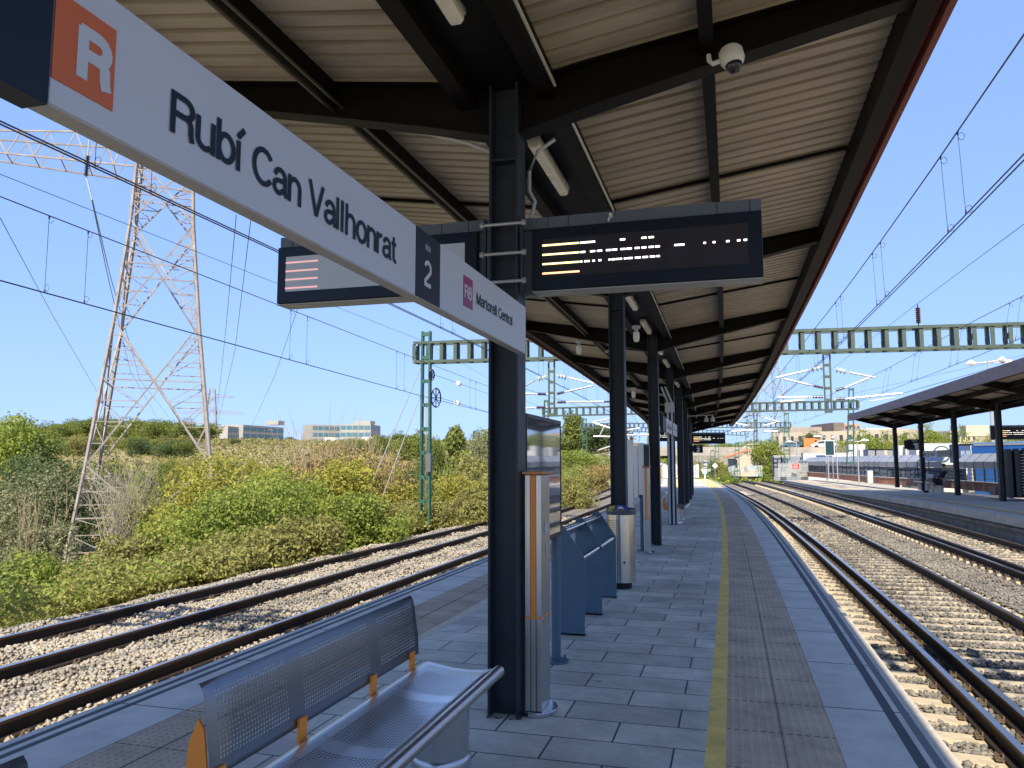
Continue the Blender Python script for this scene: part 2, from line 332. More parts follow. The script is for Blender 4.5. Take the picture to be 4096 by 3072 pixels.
def text_mesh(body, bold=0.):
    wd = .094 + bold * 1.9; x = 0.; vs = []; fs = []; lay_ = 0
    for ch in body:
        if ch == ' ': x += .25; continue
        adv, st = GL[ch]; x0 = x + .05
        for ln in st:
            lay_ = (lay_ + 1) % 3; n_ = len(ln); closed = math.dist(ln[0], ln[-1]) < 1e-6; o = len(vs)
            for i, p in enumerate(ln):
                a = Vector(ln[i - 1] if i else (ln[-2] if closed else ln[0])); c = Vector(ln[i + 1] if i < n_ - 1 else (ln[1] if closed else ln[-1])); p = Vector(p)
                d0 = (p - a).normalized() if (p - a).length > 1e-9 else (c - p).normalized(); d1 = (c - p).normalized() if (c - p).length > 1e-9 else d0
                t_ = (d0 + d1).normalized(); nr = Vector((-t_.y, t_.x)); k = 1 / max(.55, nr.dot(Vector((-d0.y, d0.x)))); wv = nr * (wd / 2 * k)
                vs += [(x0 + p.x + wv.x, p.y + wv.y, lay_ * .02), (x0 + p.x - wv.x, p.y - wv.y, lay_ * .02)]
            fs += [(o + 2 * i, o + 2 * i + 1, o + 2 * i + 3, o + 2 * i + 2) for i in range(n_ - 1)]
        x += adv
    me = bpy.data.meshes.new('t'); me.from_pydata(vs, [], fs); me.update(); return me
def lettering(name, body, o0, ux, uy, wdt, hgt, m, t, bold=0., capfit=None):
    """text fitted in a box: origin o0 (world), unit vectors ux, uy"""
    me = text_mesh(body, bold); n = len(me.vertices); a = np.empty(n * 3); me.vertices.foreach_get('co', a); a = a.reshape(-1, 3)
    lo = a.min(0); hi = a.max(0); o0, ux, uy = Vector(o0), Vector(ux), Vector(uy)
    sx = wdt / (hi[0] - lo[0]); capfit = .82 if capfit else None; ch = capfit if capfit else (hi[1] - lo[1]); sy = hgt / ch; y0 = -.05 if capfit else lo[1]; uz_ = ux.cross(uy)
    L = Vector(t.location)
    co = [tuple(o0 - L + ux * (float(v[0] - lo[0]) * sx) + uy * (float(v[1] - y0) * sy) + uz_ * (float(v[2]) * sy * .04)) for v in a]
    me.vertices.foreach_set('co', [c for v in co for c in v]); me.materials.clear(); me.materials.append(m); me.update()
    o = bpy.data.objects.new(name, me); COL.objects.link(o); o.parent = t; return o
def frange(a, b, st): return [a + i * (b - a) / max(1, round((b - a) / st)) for i in range(max(1, round((b - a) / st)) + 1)]
rng = np.random.default_rng(5); random.seed(5)
# ================================================================ SETTING
def grid(name, x0, x1, y0, y1, fx, m, nx, ny, px=1., py=1.):
    xs = np.linspace(0, 1, nx) ; ys = np.linspace(0, 1, ny)
    X = [x0 + (x1 - x0) * t for t in xs]; Y = [y0 + (y1 - y0) * (t ** py) for t in ys]
    v = [(x, y, fx(x, y)) for y in Y for x in X]
    f = [(j * nx + i, j * nx + i + 1, (j + 1) * nx + i + 1, (j + 1) * nx + i) for j in range(ny - 1) for i in range(nx - 1)]
    mb = MB(); mb.v = v; mb.f = f; mb.m = [0] * len(f); return struct(mb, name, m, True)
n, l, b = nodes(GRASS)
grid('ground', -420, 420, -60, 900, terrain, GRASS, 260, 240, py=1.6)
mb = MB().add([(-4000, -500, -9), (4000, -500, -9), (4000, 5000, -9), (-4000, 5000, -9)], [(0, 1, 2, 3)]); struct(mb, 'distant_plain', GRASS)
YS = frange(-8, 150, 1.)
# ballast beds
mb = MB(); mb.sweep([(-10.9, -1.35), (-10.3, -.86), (-9.6, -.74), (-7.0, -.715), (-4.02, -.72)], YS, closed=False); struct(mb, 'left_ballast_bed', BALL, True)
mb = MB()
for a, b2, za, zb in ((1.1, 4.4, -.755, -.755), (4.4, 5.0, -.755, -.66), (5.0, 7.2, -.66, -.66), (7.2, 7.85, -.66, -.85)):
    vs = []
    for y in YS: p = P(a, y, za); q = P(b2, y, zb); vs += [tuple(p), tuple(q)]
    mb.add(vs, [(2 * i, 2 * i + 1, 2 * i + 3, 2 * i + 2) for i in range(len(YS) - 1)])
struct(mb, 'right_ballast_bed', BALL, True)
# our platform: body and surface strips
PY = [y for y in YS if y <= 88]
mb = MB(); mb.sweep([(-4.0, -1.1), (-4.0, -.1), (1.02, -.1), (1.02, -1.1)], PY); struct(mb, 'platform', CONCW)
def strip(name, x0, x1, m, z0=-.1, z1=0., ys=PY, nose=False):
    mb = MB()
    mb.sweep([(x0, z0), (x0, z1), (x1, z1), (x1, z0)], ys); return struct(mb, name, m)
strip('platform_paving', -2.72, -.18, PAVE)
strip('left_painted_line', -2.82, -2.72, YELP); strip('right_painted_line', -.18, -.07, YEL)
strip('left_tactile_paving', -3.44, -2.82, TACT, z1=-.003); strip('right_tactile_paving', -.07, .545, TACT, z1=-.003)
strip('left_edge_slab', -4.05, -3.44, CONC); strip('right_edge_slab', .545, 1.06, CONC)
strip('right_edge_nosing', 1.06, 1.135, mat('nosing_stone', (.52, .47, .38), .8, var=.2, vscale=12), z0=-.1, z1=-.006)
strip('left_grip_band', -3.985, -3.945, BAND, .0, .003); strip('left_outer_grip_band', -3.885, -3.845, BAND, .0, .003)
strip('right_grip_band', .905, .962, BAND, .0, .003); strip('right_outer_grip_band', 1.0, 1.045, mat('speckled_grip_band', (.16, .17, .17), .8, var=.5, vscale=120), .0, .003)
# tactile domes, joints
def domes(name, x0, x1, y0, y1, st):
    mb = MB(); y = y0; k = 0
    base = [(math.cos(t) * .0125, math.sin(t) * .0125, 0) for t in np.linspace(0, 2 * math.pi, 9)[:-1]]; top = [(a * .6, c * .6, .005) for a, c, _ in base]
    fs = [(i, (i + 1) % 8, 8 + (i + 1) % 8, 8 + i) for i in range(8)] + [tuple(range(8, 16))]
    while y < y1:
        for i in range(int((x1 - x0) / st)):
            p = P(x0 + st * (i + .5), y, -.003); mb.add([(p.x + a, p.y + c, p.z + d) for a, c, d in base + top], fs)
        y += st
    return tag(mb.build(name, TACT), kind='structure')
domes('left_tactile_domes', -3.43, -2.83, 2.6, 16, .05); domes('right_tactile_domes', -.06, .54, 3.2, 20, .05)
mb = MB()
for y in np.arange(-4, 60, 1.2):
    for a, b2 in ((-4.04, -3.45), (.55, 1.055)):
        p = P(a, y, .001); q = P(b2, y, .001); mb.bar(p, q, .006, .002)
for y in np.arange(-4, 40, .6):
    for a, b2 in ((-3.44, -2.83), (-.065, .54)): mb.bar(P(a, y, -.001), P(b2, y, -.001), .004, .002)
for x in (-3.13, .245): mb.sweep([(x - .002, -.002), (x - .002, .0), (x + .002, .0), (x + .002, -.002)], PY[:60])
struct(mb, 'platform_joints', mat('dark_joint_line', (.06, .06, .06), .9))  # dark joint lines between slabs and tiles
mb = MB(); mb.sweep([(-.17, .0), (-.17, .003), (.9, .003), (.9, .0)], frange(60.5, 86, 1.)); struct(mb, 'far_yellow_marking', mat('soft_yellow_paint', (.72, .55, .20), .7, var=.2, vscale=3))  # less saturated yellow than the right painted line
mb = MB(); mb.sweep([(-2.6, .0), (-2.6, .003), (-1.9, .003), (-1.9, .0)], frange(59.5, 86, 1.)); struct(mb, 'far_left_yellow_marking', MATS['soft_yellow_paint'])
# right platform
RY = frange(8, 80, 1.)
mb = MB(); mb.sweep([(7.82, -1.2), (7.82, -.28), (7.74, -.28), (7.74, -.18), (7.80, -.18), (7.80, -.12), (7.68, -.12), (7.68, .12), (13.2, .12), (13.2, -1.2)], RY)
struct(mb, 'opposite_platform', CONCW)
def rstrip(name, x0, x1, m, ys=RY, z=.12):
    mb = MB(); mb.sweep([(x0, z), (x0, z + .004), (x1, z + .004), (x1, z)], ys); struct(mb, name, m)
rstrip('opposite_edge_slab', 7.67, 8.2, mat('opposite_edge_concrete', (.40, .40, .37), .75, var=.2, vscale=2)); rstrip('opposite_tactile_paving', 8.2, 8.75, mat('opposite_tactile', (.40, .30, .18), .8, var=.2))
rstrip('opposite_yellow_line', 8.75, 8.9, MATS['soft_yellow_paint']); rstrip('opposite_paving', 8.9, 13.1, mat('opposite_pavers', (.42, .39, .33), .8, var=.2, vscale=2))
mb = MB(); mb.sweep([(7.655, -.12), (7.655, .125), (7.68, .125), (7.68, -.12)], RY); struct(mb, 'opposite_edge_face', mat('opposite_face_concrete', (.42, .42, .38), .8, var=.3, vscale=3))
# ================================================================ RAILS
railp = [(-.07, -.16), (-.07, -.147), (-.009, -.128), (-.009, -.04), (-.035, -.03), (-.035, -.004), (-.03, 0), (.03, 0), (.035, -.004), (.035, -.03), (.009, -.04), (.009, -.128), (.07, -.147), (.07, -.16)]
rmis = [0, 0, 0, 0, 1, 1, 2, 1, 1, 0, 0, 0, 0, 0]
def rail(off, z, label, y1=150, y0=-8, drift=0., shiny=True):
    ys = frange(y0, y1, 1.); mb = MB(); mb.sweep(railp, ys, z=z, mis=[(1 if (k == 2 and not shiny) else k) for k in rmis], offs=[off + drift * y for y in ys])
    o = mb.build('rail', [RUST, RHEAD, RTOP]); return tag(o, label, 'rail', 'rails of the station tracks')
rail(-5.93, -.55, 'rusty rail running closest to the left platform edge', shiny=True)
rail(-7.44, -.55, 'second rusty rail left of the platform, part buried in ballast')
rail(-8.72, -.55, 'outermost rusty rail beside the green bushes on the left')
rail(2.05, -.55, 'rail nearest the yellow-lined right platform edge')
rail(2.36, -.55, 'inner rail lying close beside the rail nearest the right platform edge')
rail(3.79, -.55, 'far rail of the first track right of the platform')
rail(5.2, -.45, 'first rail of the track beside the opposite platform')
rail(5.5, -.45, 'second rail lying close to the first on the track beside the opposite platform')
rail(6.95, -.45, 'rail closest to the wall of the opposite platform')
def make_sleeper(clips, z, x0, x1, rails):
    t = thing('sleeper', 'x', 'sleeper', (0, 0, 0)); mb = MB()
    n_ = 12; prof = [(-.13, -.16), (-.10, 0), (.10, 0), (.13, -.16)]; vs = []
    for i in range(n_ + 1):
        x = x0 + (x1 - x0) * i / n_; dz = -.035 * math.sin(math.pi * i / n_) + random.uniform(-.002, .002)
        vs += [(x, a, z + c + (dz if c == 0 else 0)) for a, c in prof]
    fs = []
    for i in range(n_):
        for k in range(3): fs.append((i * 4 + k, i * 4 + k + 1, (i + 1) * 4 + k + 1, (i + 1) * 4 + k))
    fs += [(3, 2, 1, 0), (n_ * 4, n_ * 4 + 1, n_ * 4 + 2, n_ * 4 + 3)]
    mb.add(vs, fs); lpart(mb, 'beam', SLEEP, t)
    if clips:
        for r_ in rails:
            for s_ in (-1, 1):
                c = MB(); bx = r_ + s_ * .105
                c.box((bx - .03, -.045, z), (bx + .03, .045, z + .015)); pts = []
                for i in range(9): a = i / 8 * 2 * math.pi * .85; pts.append((bx + s_ * .02 * math.cos(a) - s_ * .01, .045 * math.sin(a), z + .03 + .012 * math.cos(2 * a)))
                c.tube(pts, .008, 5); c.tube([(bx + s_ * .02, 0, z), (bx + s_ * .02, 0, z + .055)], .012, 6)
                lpart(c, 'clip', mat('brown_rail_clip', (.11, .08, .05), .7, var=.3), t)
    return t
def lay(proto, proto2, y0, y1, st, lab, grp, off=3., skipfirst=True):
    y = y0; first = True; f2 = True
    while y < y1:
        if y < 24: o = proto if first else copy_tree(proto); first = False
        else: o = proto2 if f2 else copy_tree(proto2); f2 = False
        pz = lev(off, y); o.location = (cx(y), y, pz); o.rotation_euler = (0, 0, -math.atan((cx(y + .5) - cx(y - .5))) * -1)
        o['label'] = lab; o['group'] = grp; y += st
s1 = make_sleeper(True, -.71, 1.45, 4.2, (2.05, 2.36, 3.79)); s1b = make_sleeper(False, -.71, 1.45, 4.2, ())
lay(s1, s1b, 4., 70, .51, 'cream concrete sleeper under the track along the right platform edge', 'sleepers of the near right track', 3.)
s2 = make_sleeper(True, -.61, 5.06, 7.35, (5.2, 6.95)); s2b = make_sleeper(False, -.61, 5.06, 7.35, ())
lay(s2, s2b, 12.1, 80, .51, 'cream concrete sleeper under the track beside the opposite platform', 'sleepers of the far right track', 6.)
s3 = make_sleeper(True, -.715, -8.95, -5.4, (-5.93, -7.44, -8.72))
s3b = make_sleeper(False, -.715, -8.95, -5.4, ())
lay(s3, s3b, 3.9, 26, .51, 'half buried sleeper with rusty clips under the left track', 'sleepers of the left track', -6.)
# ballast stones (nobody could count them)
def stones(name, regs, m, smin, smax, seed):
    rg = np.random.default_rng(seed); t = (1 + 5 ** .5) / 2
    iv = np.array([(-1, t, 0), (1, t, 0), (-1, -t, 0), (1, -t, 0), (0, -1, t), (0, 1, t), (0, -1, -t), (0, 1, -t), (t, 0, -1), (t, 0, 1), (-t, 0, -1), (-t, 0, 1)]) / 1.9
    fc = np.array([(0, 11, 5), (0, 5, 1), (0, 1, 7), (0, 7, 10), (0, 10, 11), (1, 5, 9), (5, 11, 4), (11, 10, 2), (10, 7, 6), (7, 1, 8), (3, 9, 4), (3, 4, 2), (3, 2, 6), (3, 6, 8), (3, 8, 9), (4, 9, 5), (2, 4, 11), (6, 2, 10), (8, 6, 7), (9, 8, 1)])
    pts = []
    for (x0, x1, y0, y1, dens, zf, avoid) in regs:
        nn = int((x1 - x0) * (y1 - y0) * dens); xx = rg.uniform(x0, x1, nn); yy = rg.uniform(0, 1, nn) ** 1.25 * (y1 - y0) + y0
        for a, c in zip(xx, yy):
            if any(abs(a - q) < .055 for q in avoid): continue
            pts.append((a + cx(c), c, zf(a, c) + lev(a, c)))
    pts = np.array(pts); n_ = len(pts); sc = rg.uniform(smin, smax, n_) * (1 + .015 * np.maximum(0, pts[:, 1] - 10))
    V = iv[None] * (1 + rg.uniform(-.5, .35, (n_, 12, 1))) * sc[:, None, None] * rg.uniform(.65, 1.25, (n_, 1, 3))
    a = rg.uniform(0, 6.28, n_); ca, sa = np.cos(a)[:, None], np.sin(a)[:, None]
    x, y = V[:, :, 0] * ca - V[:, :, 1] * sa, V[:, :, 0] * sa + V[:, :, 1] * ca; V = np.stack([x, y, V[:, :, 2] * .8], 2) + pts[:, None]
    F = (fc[None] + (np.arange(n_) * 12)[:, None, None]).reshape(-1)
    me = bpy.data.meshes.new(name); me.vertices.add(n_ * 12); me.vertices.foreach_set('co', V.reshape(-1)); me.loops.add(len(F)); me.loops.foreach_set('vertex_index', F)
    me.polygons.add(n_ * 20); me.polygons.foreach_set('loop_start', np.arange(n_ * 20) * 3); me.polygons.foreach_set('loop_total', np.full(n_ * 20, 3)); me.update(); me.validate()
    me.materials.append(m); o = bpy.data.objects.new(name, me); COL.objects.link(o); return o
RL = (-5.93, -7.44, -8.72)
def zl(a, c): return -.715 + rng.uniform(-.02, .02) + .035 * math.sin(a * 3.1) * math.sin(c * 2.3) + (.03 if -7.2 < a < -6.1 else 0) - (.0 if a > -9.6 else (-(a + 9.6)) * .28)
o = stones('left_ballast_stones', [(-10.7, -4.12, 3.5, 10, 620, zl, RL), (-10.9, -4.12, 10, 20, 330, zl, RL), (-10.9, -4.12, 20, 34, 120, zl, RL)], STONEL, .017, .034, 3)
tag(o, 'loose cream ballast stones between and around the left rails', 'ballast', kind='stuff')
def zr(a, c):
    k = ((c - 4.) / .51) % 1; onsl = (k < .27 or k > .73) and 1.4 < a < 4.25
    return -9 if onsl else -.742 + rng.uniform(-.015, .022) + (.05 * sm((a - 4.2) / .6))
def zr2(a, c):
    k = ((c - 12.1) / .51) % 1; onsl = (k < .25 or k > .75) and 4.8 < a < 7.3
    if onsl: return -9
    return (-.665 if a < 7.3 else -.72 - (a - 7.3) * .3) + rng.uniform(-.015, .02)
RR = (2.05, 2.36, 3.79, 5.2, 5.5, 6.95)
o = stones('right_ballast_stones', [(1.18, 4.45, 4.3, 12, 900, zr, RR), (1.18, 4.45, 12, 24, 360, zr, RR), (1.18, 4.45, 24, 62, 110, zr, RR), (4.2, 4.8, 8, 26, 560, lambda a, c: -.70 + rng.uniform(-.02, .02), RR), (4.8, 7.66, 12, 30, 300, zr2, RR), (4.8, 7.66, 30, 60, 90, zr2, RR), (4.2, 5.0, 26, 50, 130, lambda a, c: -.69 + rng.uniform(-.02, .02), RR)], STONER, .018, .036, 4)
tag(o, 'grey and cream ballast stones between the sleepers of the right tracks', 'ballast', kind='stuff')
# ================================================================ CANOPIES
def canopy(name, label, xc, zoff, y_first, n_bays, y_start, y_end, redm, group='station canopies', wing=2.75, zb=0.):
    t = thing(name, label, 'canopy', (xc, y_start, zb), group)
    def Q(d, y, z): p = P(0, y, 0); return Vector((xc + d + cx(y), y, z + zoff + (G(y) if xc < 5 else 0)))
    def zd(d): return 4.22 + .145 * (abs(d) - .25)
    ys_ = []; y = y_start
    while y < y_end: ys_ += [(y, 0), (y + .112, .0), (y + .116, .055), (y + .164, .055)]; y += .17
    ys_ += [(y, 0)]
    for s in (-1, 1):
        mb = MB(); vs = []
        for y, h in ys_:
            for d in (.22, wing - .06): vs.append(Q(s * d, y, zd(d) + h))
        mb.add(vs, [((2 * i, 2 * i + 1, 2 * i + 3, 2 * i + 2) if s > 0 else (2 * i, 2 * i + 2, 2 * i + 3, 2 * i + 1)) for i in range(len(ys_) - 1)])
        part(mb, 'roof_sheet', DECK, t)
        YY = frange(y_start, y_end, 1.3)
        def run(a, b2, z0, z1, nm, m):
            mb = MB(); vs = []
            for y in YY: vs += [Q(s * a, y, z0), Q(s * b2, y, z0), Q(s * b2, y, z1), Q(s * a, y, z1)]
            fs = []
            for i in range(len(YY) - 1):
                for k in range(4): k2 = (k + 1) % 4; fs.append((4 * i + k, 4 * i + k2, 4 * i + 4 + k2, 4 * i + 4 + k))
            fs += [(0, 1, 2, 3), tuple(4 * (len(YY) - 1) + k for k in range(4))]
            mb.add(vs, fs); return part(mb, nm, m, t)
        run(wing - .19, wing - .07, zd(wing) - .26, zd(wing) - .012, 'edge_beam', RAFT)
        run(wing - .07, wing - .015, zd(wing) - .20, zd(wing) + .10, 'fascia', redm)
        run(wing - .013, wing + .03, zd(wing) - .28, zd(wing) + .06, 'fascia_lip', redm)
        run(1.30, 1.385, 4.205, 4.372, 'purlin', RAFT)
        run(.22, .34, 4.05, 4.218, 'gutter_beam', RAFT)
    YY = frange(y_start, y_end, 1.3); mb = MB(); vs = []
    for y in YY: vs += [Q(-.218, y, 4.16), Q(.218, y, 4.16), Q(.218, y, 4.26), Q(-.218, y, 4.26)]
    fs = [(4 * i + k, 4 * i + (k + 1) % 4, 4 * i + 4 + (k + 1) % 4, 4 * i + 4 + k) for i in range(len(YY) - 1) for k in range(4)] + [(0, 1, 2, 3)]
    mb.add(vs, fs); part(mb, 'gutter', RAFT, t)
    ysc = [y_first + 5.3 * k for k in range(n_bays)]
    for y in ysc:
        b0 = Q(0, y, 0); zt = 4.16 + zoff + (G(y) if xc < 5 else 0); mb = MB(); zg = G(y) if xc < 5 else zb
        x = b0.x; mb.box((x - .1, y - .1, zg), (x - .085, y + .1, zt)); mb.box((x + .085, y - .1, zg), (x + .1, y + .1, zt)); mb.box((x - .085, y - .006, zg), (x + .085, y + .006, zt))
        mb.box((x - .085, y - .095, zg + 3.62), (x + .085, y + .095, zg + 3.635))
        wl = MB(); rw = random.Random(int(y * 10))
        for q_ in range(70):
            a_ = rw.uniform(-.11, .11); b_ = rw.choice((-.1, .1)) + rw.uniform(-.012, .012)
            if rw.random() < .5: a_, b_ = b_, a_
            wl.ball((x + a_, y + b_, zg + .001), rw.uniform(.005, .013), 5, sz=.5)
        part(wl, 'rusty_base_weld', mat('crusted_base', (.08, .07, .06), .9), t, True)
        c = part(mb, 'column', STEEL, t)
        for s in (-1, 1):
            mb = MB(); pr = [(.1, 3.82), (.55, 3.935), (1.3, 4.105), (wing - .2, 4.37)]
            bt = [Q(s * d, y, z) for d, z in pr]; tp = [Q(s * d, y, zd(d) - .012 - (.0 if d > .3 else .03)) for d, z in pr]
            for i in range(len(pr) - 1):
                for (p0, p1, w_, h_) in ((bt[i], bt[i + 1], .15, .014), (tp[i], tp[i + 1], .15, .014)): mb.bar(p0, p1, w_, h_)
                mb.add([bt[i] + Vector((0, -.005, 0)), bt[i + 1] + Vector((0, -.005, 0)), tp[i + 1] + Vector((0, -.005, 0)), tp[i] + Vector((0, -.005, 0)), bt[i] + Vector((0, .005, 0)), bt[i + 1] + Vector((0, .005, 0)), tp[i + 1] + Vector((0, .005, 0)), tp[i] + Vector((0, .005, 0))], [(0, 1, 2, 3), (7, 6, 5, 4), (0, 4, 5, 1), (3, 2, 6, 7)])
            part(mb, 'rafter', RAFT, t)
    for y in [y_first + 5.3 * (k + .5) for k in range(-1, n_bays)]:
        if not y_start < y < y_end: continue
        for s in (-1, 1):
            mb = MB(); mb.bar(Q(s * .34, y, zd(.34) - .02), Q(s * (wing - .2), y, zd(wing - .2) - .02), .035, .03); part(mb, 'tie_bar', RAFT, t)
    return t
can = canopy('platform_canopy', 'cream sheeted V-roof canopy on dark steel columns over the near platform, red edge', -1.42, 0., 4.9 - 5.3, 11, -5.2, 55.0, REDP, None)
can2 = canopy('platform_canopy', 'smaller canopy with brown fascia over the opposite platform', 10.0, -.33, 27.4, 5, 17.0, 48.6, BROWNP, None, wing=2.45, zb=.12)
# fittings below our canopy
def strip_light(y, lab=None, xc=-1.42, z=4.1, first=None):
    p = Vector((xc + cx(y), y, z + (G(y) if xc < 5 else 0)))
    if first is not None:
        o = copy_tree(first); o.location = p
    else:
        o = thing('strip_light', 'x', 'light', p, 'strip lights under the platform canopy gutter')
        mb = MB(); L = .58; mb.prism([(-.055, 0), (-.055, .035), (.055, .035), (.055, 0)], 'y', -L, L); lpart(mb, 'housing', COND, o, bevel=.006)
        mb = MB(); mb.prism([(-.05, .0), (.05, 0), (.045, -.035), (.028, -.058), (-.028, -.058), (-.045, -.035)], 'y', -L + .01, L - .01); lpart(mb, 'diffuser', LAMP, o, bevel=.008)
        mb = MB(); mb.bar((0, -L + .1, .035), (0, -L + .1, .06), .05, .02); mb.bar((0, L - .1, .035), (0, L - .1, .06), .05, .02); lpart(mb, 'bracket', GALV, o)
    o['label'] = lab; o['category'] = 'light'; return o
labs = ['strip light nearest the viewer, cut by the top edge of the photo', 'long strip light just beyond the first column beside the display', 'strip light above the far side of the large display', 'first strip light seen past the second column', 'second strip light seen past the second column', 'strip light beyond the third column', 'strip light above the conduit column', 'strip light beyond the conduit column', 'small distant strip light near the fifth column', 'small distant strip light past the fifth column', 'tiny strip light near the far end of the canopy']
f0 = None
for i, y in enumerate([3.3, 6.2, 8.9, 11.8, 14.2, 17.1, 19.5, 22.4, 24.8, 27.7, 33.]):
    q = strip_light(y, labs[i], first=f0); f0 = f0 or q
for i, (y, lab) in enumerate([(29., 'strip light under the right canopy near its hanging display'), (34.5, 'strip light under the right canopy between its columns'), (40., 'strip light under the far part of the right canopy')]):
    q = strip_light(y, lab, xc=10.0, z=3.77, first=f0); q['group'] = 'strip lights under the opposite canopy'
def add_conduit(label, pts, r, m=COND, name='conduit', n=6): return tag(MB().tube(pts, r, n).build(name, m, None, True), label, 'conduit')
def CP(d, y, z): return (-1.42 + d + cx(y), y, z + G(y))
add_conduit('thin pale conduit running along the right gutter beam toward the far end', [CP(.37, y, 4.07) for y in frange(5.0, 46, 2)], .011, mat('bright_conduit', (.62, .60, .52), .3, .3))
add_conduit('thin pale conduit along the gutter beam before the first column', [CP(.37, y, 4.07) for y in (0, 2, 4.75)], .011, MATS['bright_conduit'])
add_conduit('pair-forming upper grey conduit along the left purlin', [CP(-1.26, y, 4.19) for y in frange(-2, 46, 2)], .012, mat('brown_conduit', (.10, .085, .07), .4, .4))
add_conduit('lower grey conduit running along the left purlin', [CP(-1.34, y, 4.18) for y in frange(-2, 46, 2)], .013, MATS['brown_conduit'])
add_conduit('grey conduit clipped below the first left rafter', [(-2.62, 5.02, 4.28), (-2.5, 5.0, 4.10), (-2.3, 5.0, 4.05), (-1.75, 5.0, 3.86), (-1.53, 5.0, 3.75)], .015)
add_conduit('curved flexible conduit on the right of the first column', [(-1.12, 5.05, 3.83), (-1.24, 5.02, 3.74), (-1.29, 5.0, 3.6), (-1.29, 5.0, 3.46), (-1.25, 5.0, 3.38), (-1.27, 5.0, 3.3), (-1.30, 5.0, 3.22)], .013)
add_conduit('curved flexible conduit on the left of the first column', [(-1.52, 5.0, 3.52), (-1.56, 5.0, 3.46), (-1.57, 5.0, 3.38), (-1.53, 5.0, 3.3), (-1.53, 5.0, 3.1)], .012)
for i, dx in enumerate((-.06, .04)):
    add_conduit(['left', 'right'][i] + ' of two pale pipes running down the fourth column', [CP(dx, 20.66, .02), CP(dx, 20.66, 2.95), CP(dx, 20.66, 3.2), CP(dx - .15, 20.5, 3.6)], .027, COND, 'pipe', 8)
tag(MB().box((CP(-.13, 20.6, 2.93)[0], 20.57, 2.88), (CP(.11, 20.6, 2.93)[0], 20.64, 3.14)).build('junction_box', COND), 'pale grey junction box at the top of the two column pipes', 'junction box')
add_conduit('pale pipe hanging from the left wing rafter before the third column', [(-2.55, 16.4, 3.95), (-2.42, 16.4, 3.98), (-2.38, 16.4, 3.8), (-2.38, 16.4, 3.0)], .035, COND, 'pipe', 8)
# dome camera
def dome_camera(loc, label):
    t = thing('dome_camera', label, 'security camera', loc)
    mb = MB().lathe((0, 0, 0), [(.075, .02), (.088, 0), (.09, -.07), (.078, -.10), (.066, -.115)], 24); o = lpart(mb, 'housing', WHITE, t, True)
    mb = MB().lathe((0, 0, -.11), [(.062, .0), (.058, -.03), (.042, -.055), (.02, -.066), (.002, -.068)], 20); lpart(mb, 'dome', mat('smoked_dome', (.02, .025, .03), .05), t, True)
    mb = MB().tube([(-.09, 0, -.05), (-.14, 0, -.055), (-.16, 0, -.02), (-.155, 0, .03)], .018, 8); lpart(mb, 'bracket', WHITE, t, True)
    return t
dm = dome_camera(tuple(sight(2922, 208, 4.66)), 'white dome security camera under the first right rafter'); dm.rotation_euler = (R(-8), R(-10), 0); dm.scale = (.82, .82, .82)
def hang_lamp(p, lab):
    t = thing('hanging_lamp', lab, 'lamp', p, 'white lamps hanging under the left canopy wing')
    mb = MB().lathe((0, 0, 0), [(.07, .06), (.07, .02), (.03, 0), (.028, -.05)], 14); lpart(mb, 'base', COND, t, True)
    mb = MB().lathe((0, 0, -.05), [(.05, 0), (.052, -.1), (.04, -.15), (.01, -.165)], 14); lpart(mb, 'globe', LAMP, t, True); return t
hang_lamp(sight(2316, 1375, 14.6), 'white lamp hanging under the left wing before the second column')
hang_lamp(sight(2534, 1560, 20.3), 'white lamp under the left wing between second and third columns')
hang_lamp(sight(2545, 1318, 12.8), 'squat white lamp beside the strip light near the second column')
hang_lamp(sight(2662, 1718, 31), 'small white lamp under the left wing far along the platform')
# projectors on far right rafter
t = thing('loudspeaker', 'pair of pale loudspeakers on a bracket under a distant right rafter', 'loudspeaker', sight(2838, 1672, 36))
for d in (-.14, .14):
    mb = MB().lathe((d, 0, 0), [(.03, .1), (.05, .05), (.1, -.12), (.1, -.16), (.07, -.16)], 12); lpart(mb, 'horn', WHITE, t, True)
mb = MB().bar((-1.0, 0, .1), (.2, 0, .14), .04); mb.box((-1.15, -.08, .0), (-.95, .08, .2)); lpart(mb, 'bracket', COND, t)
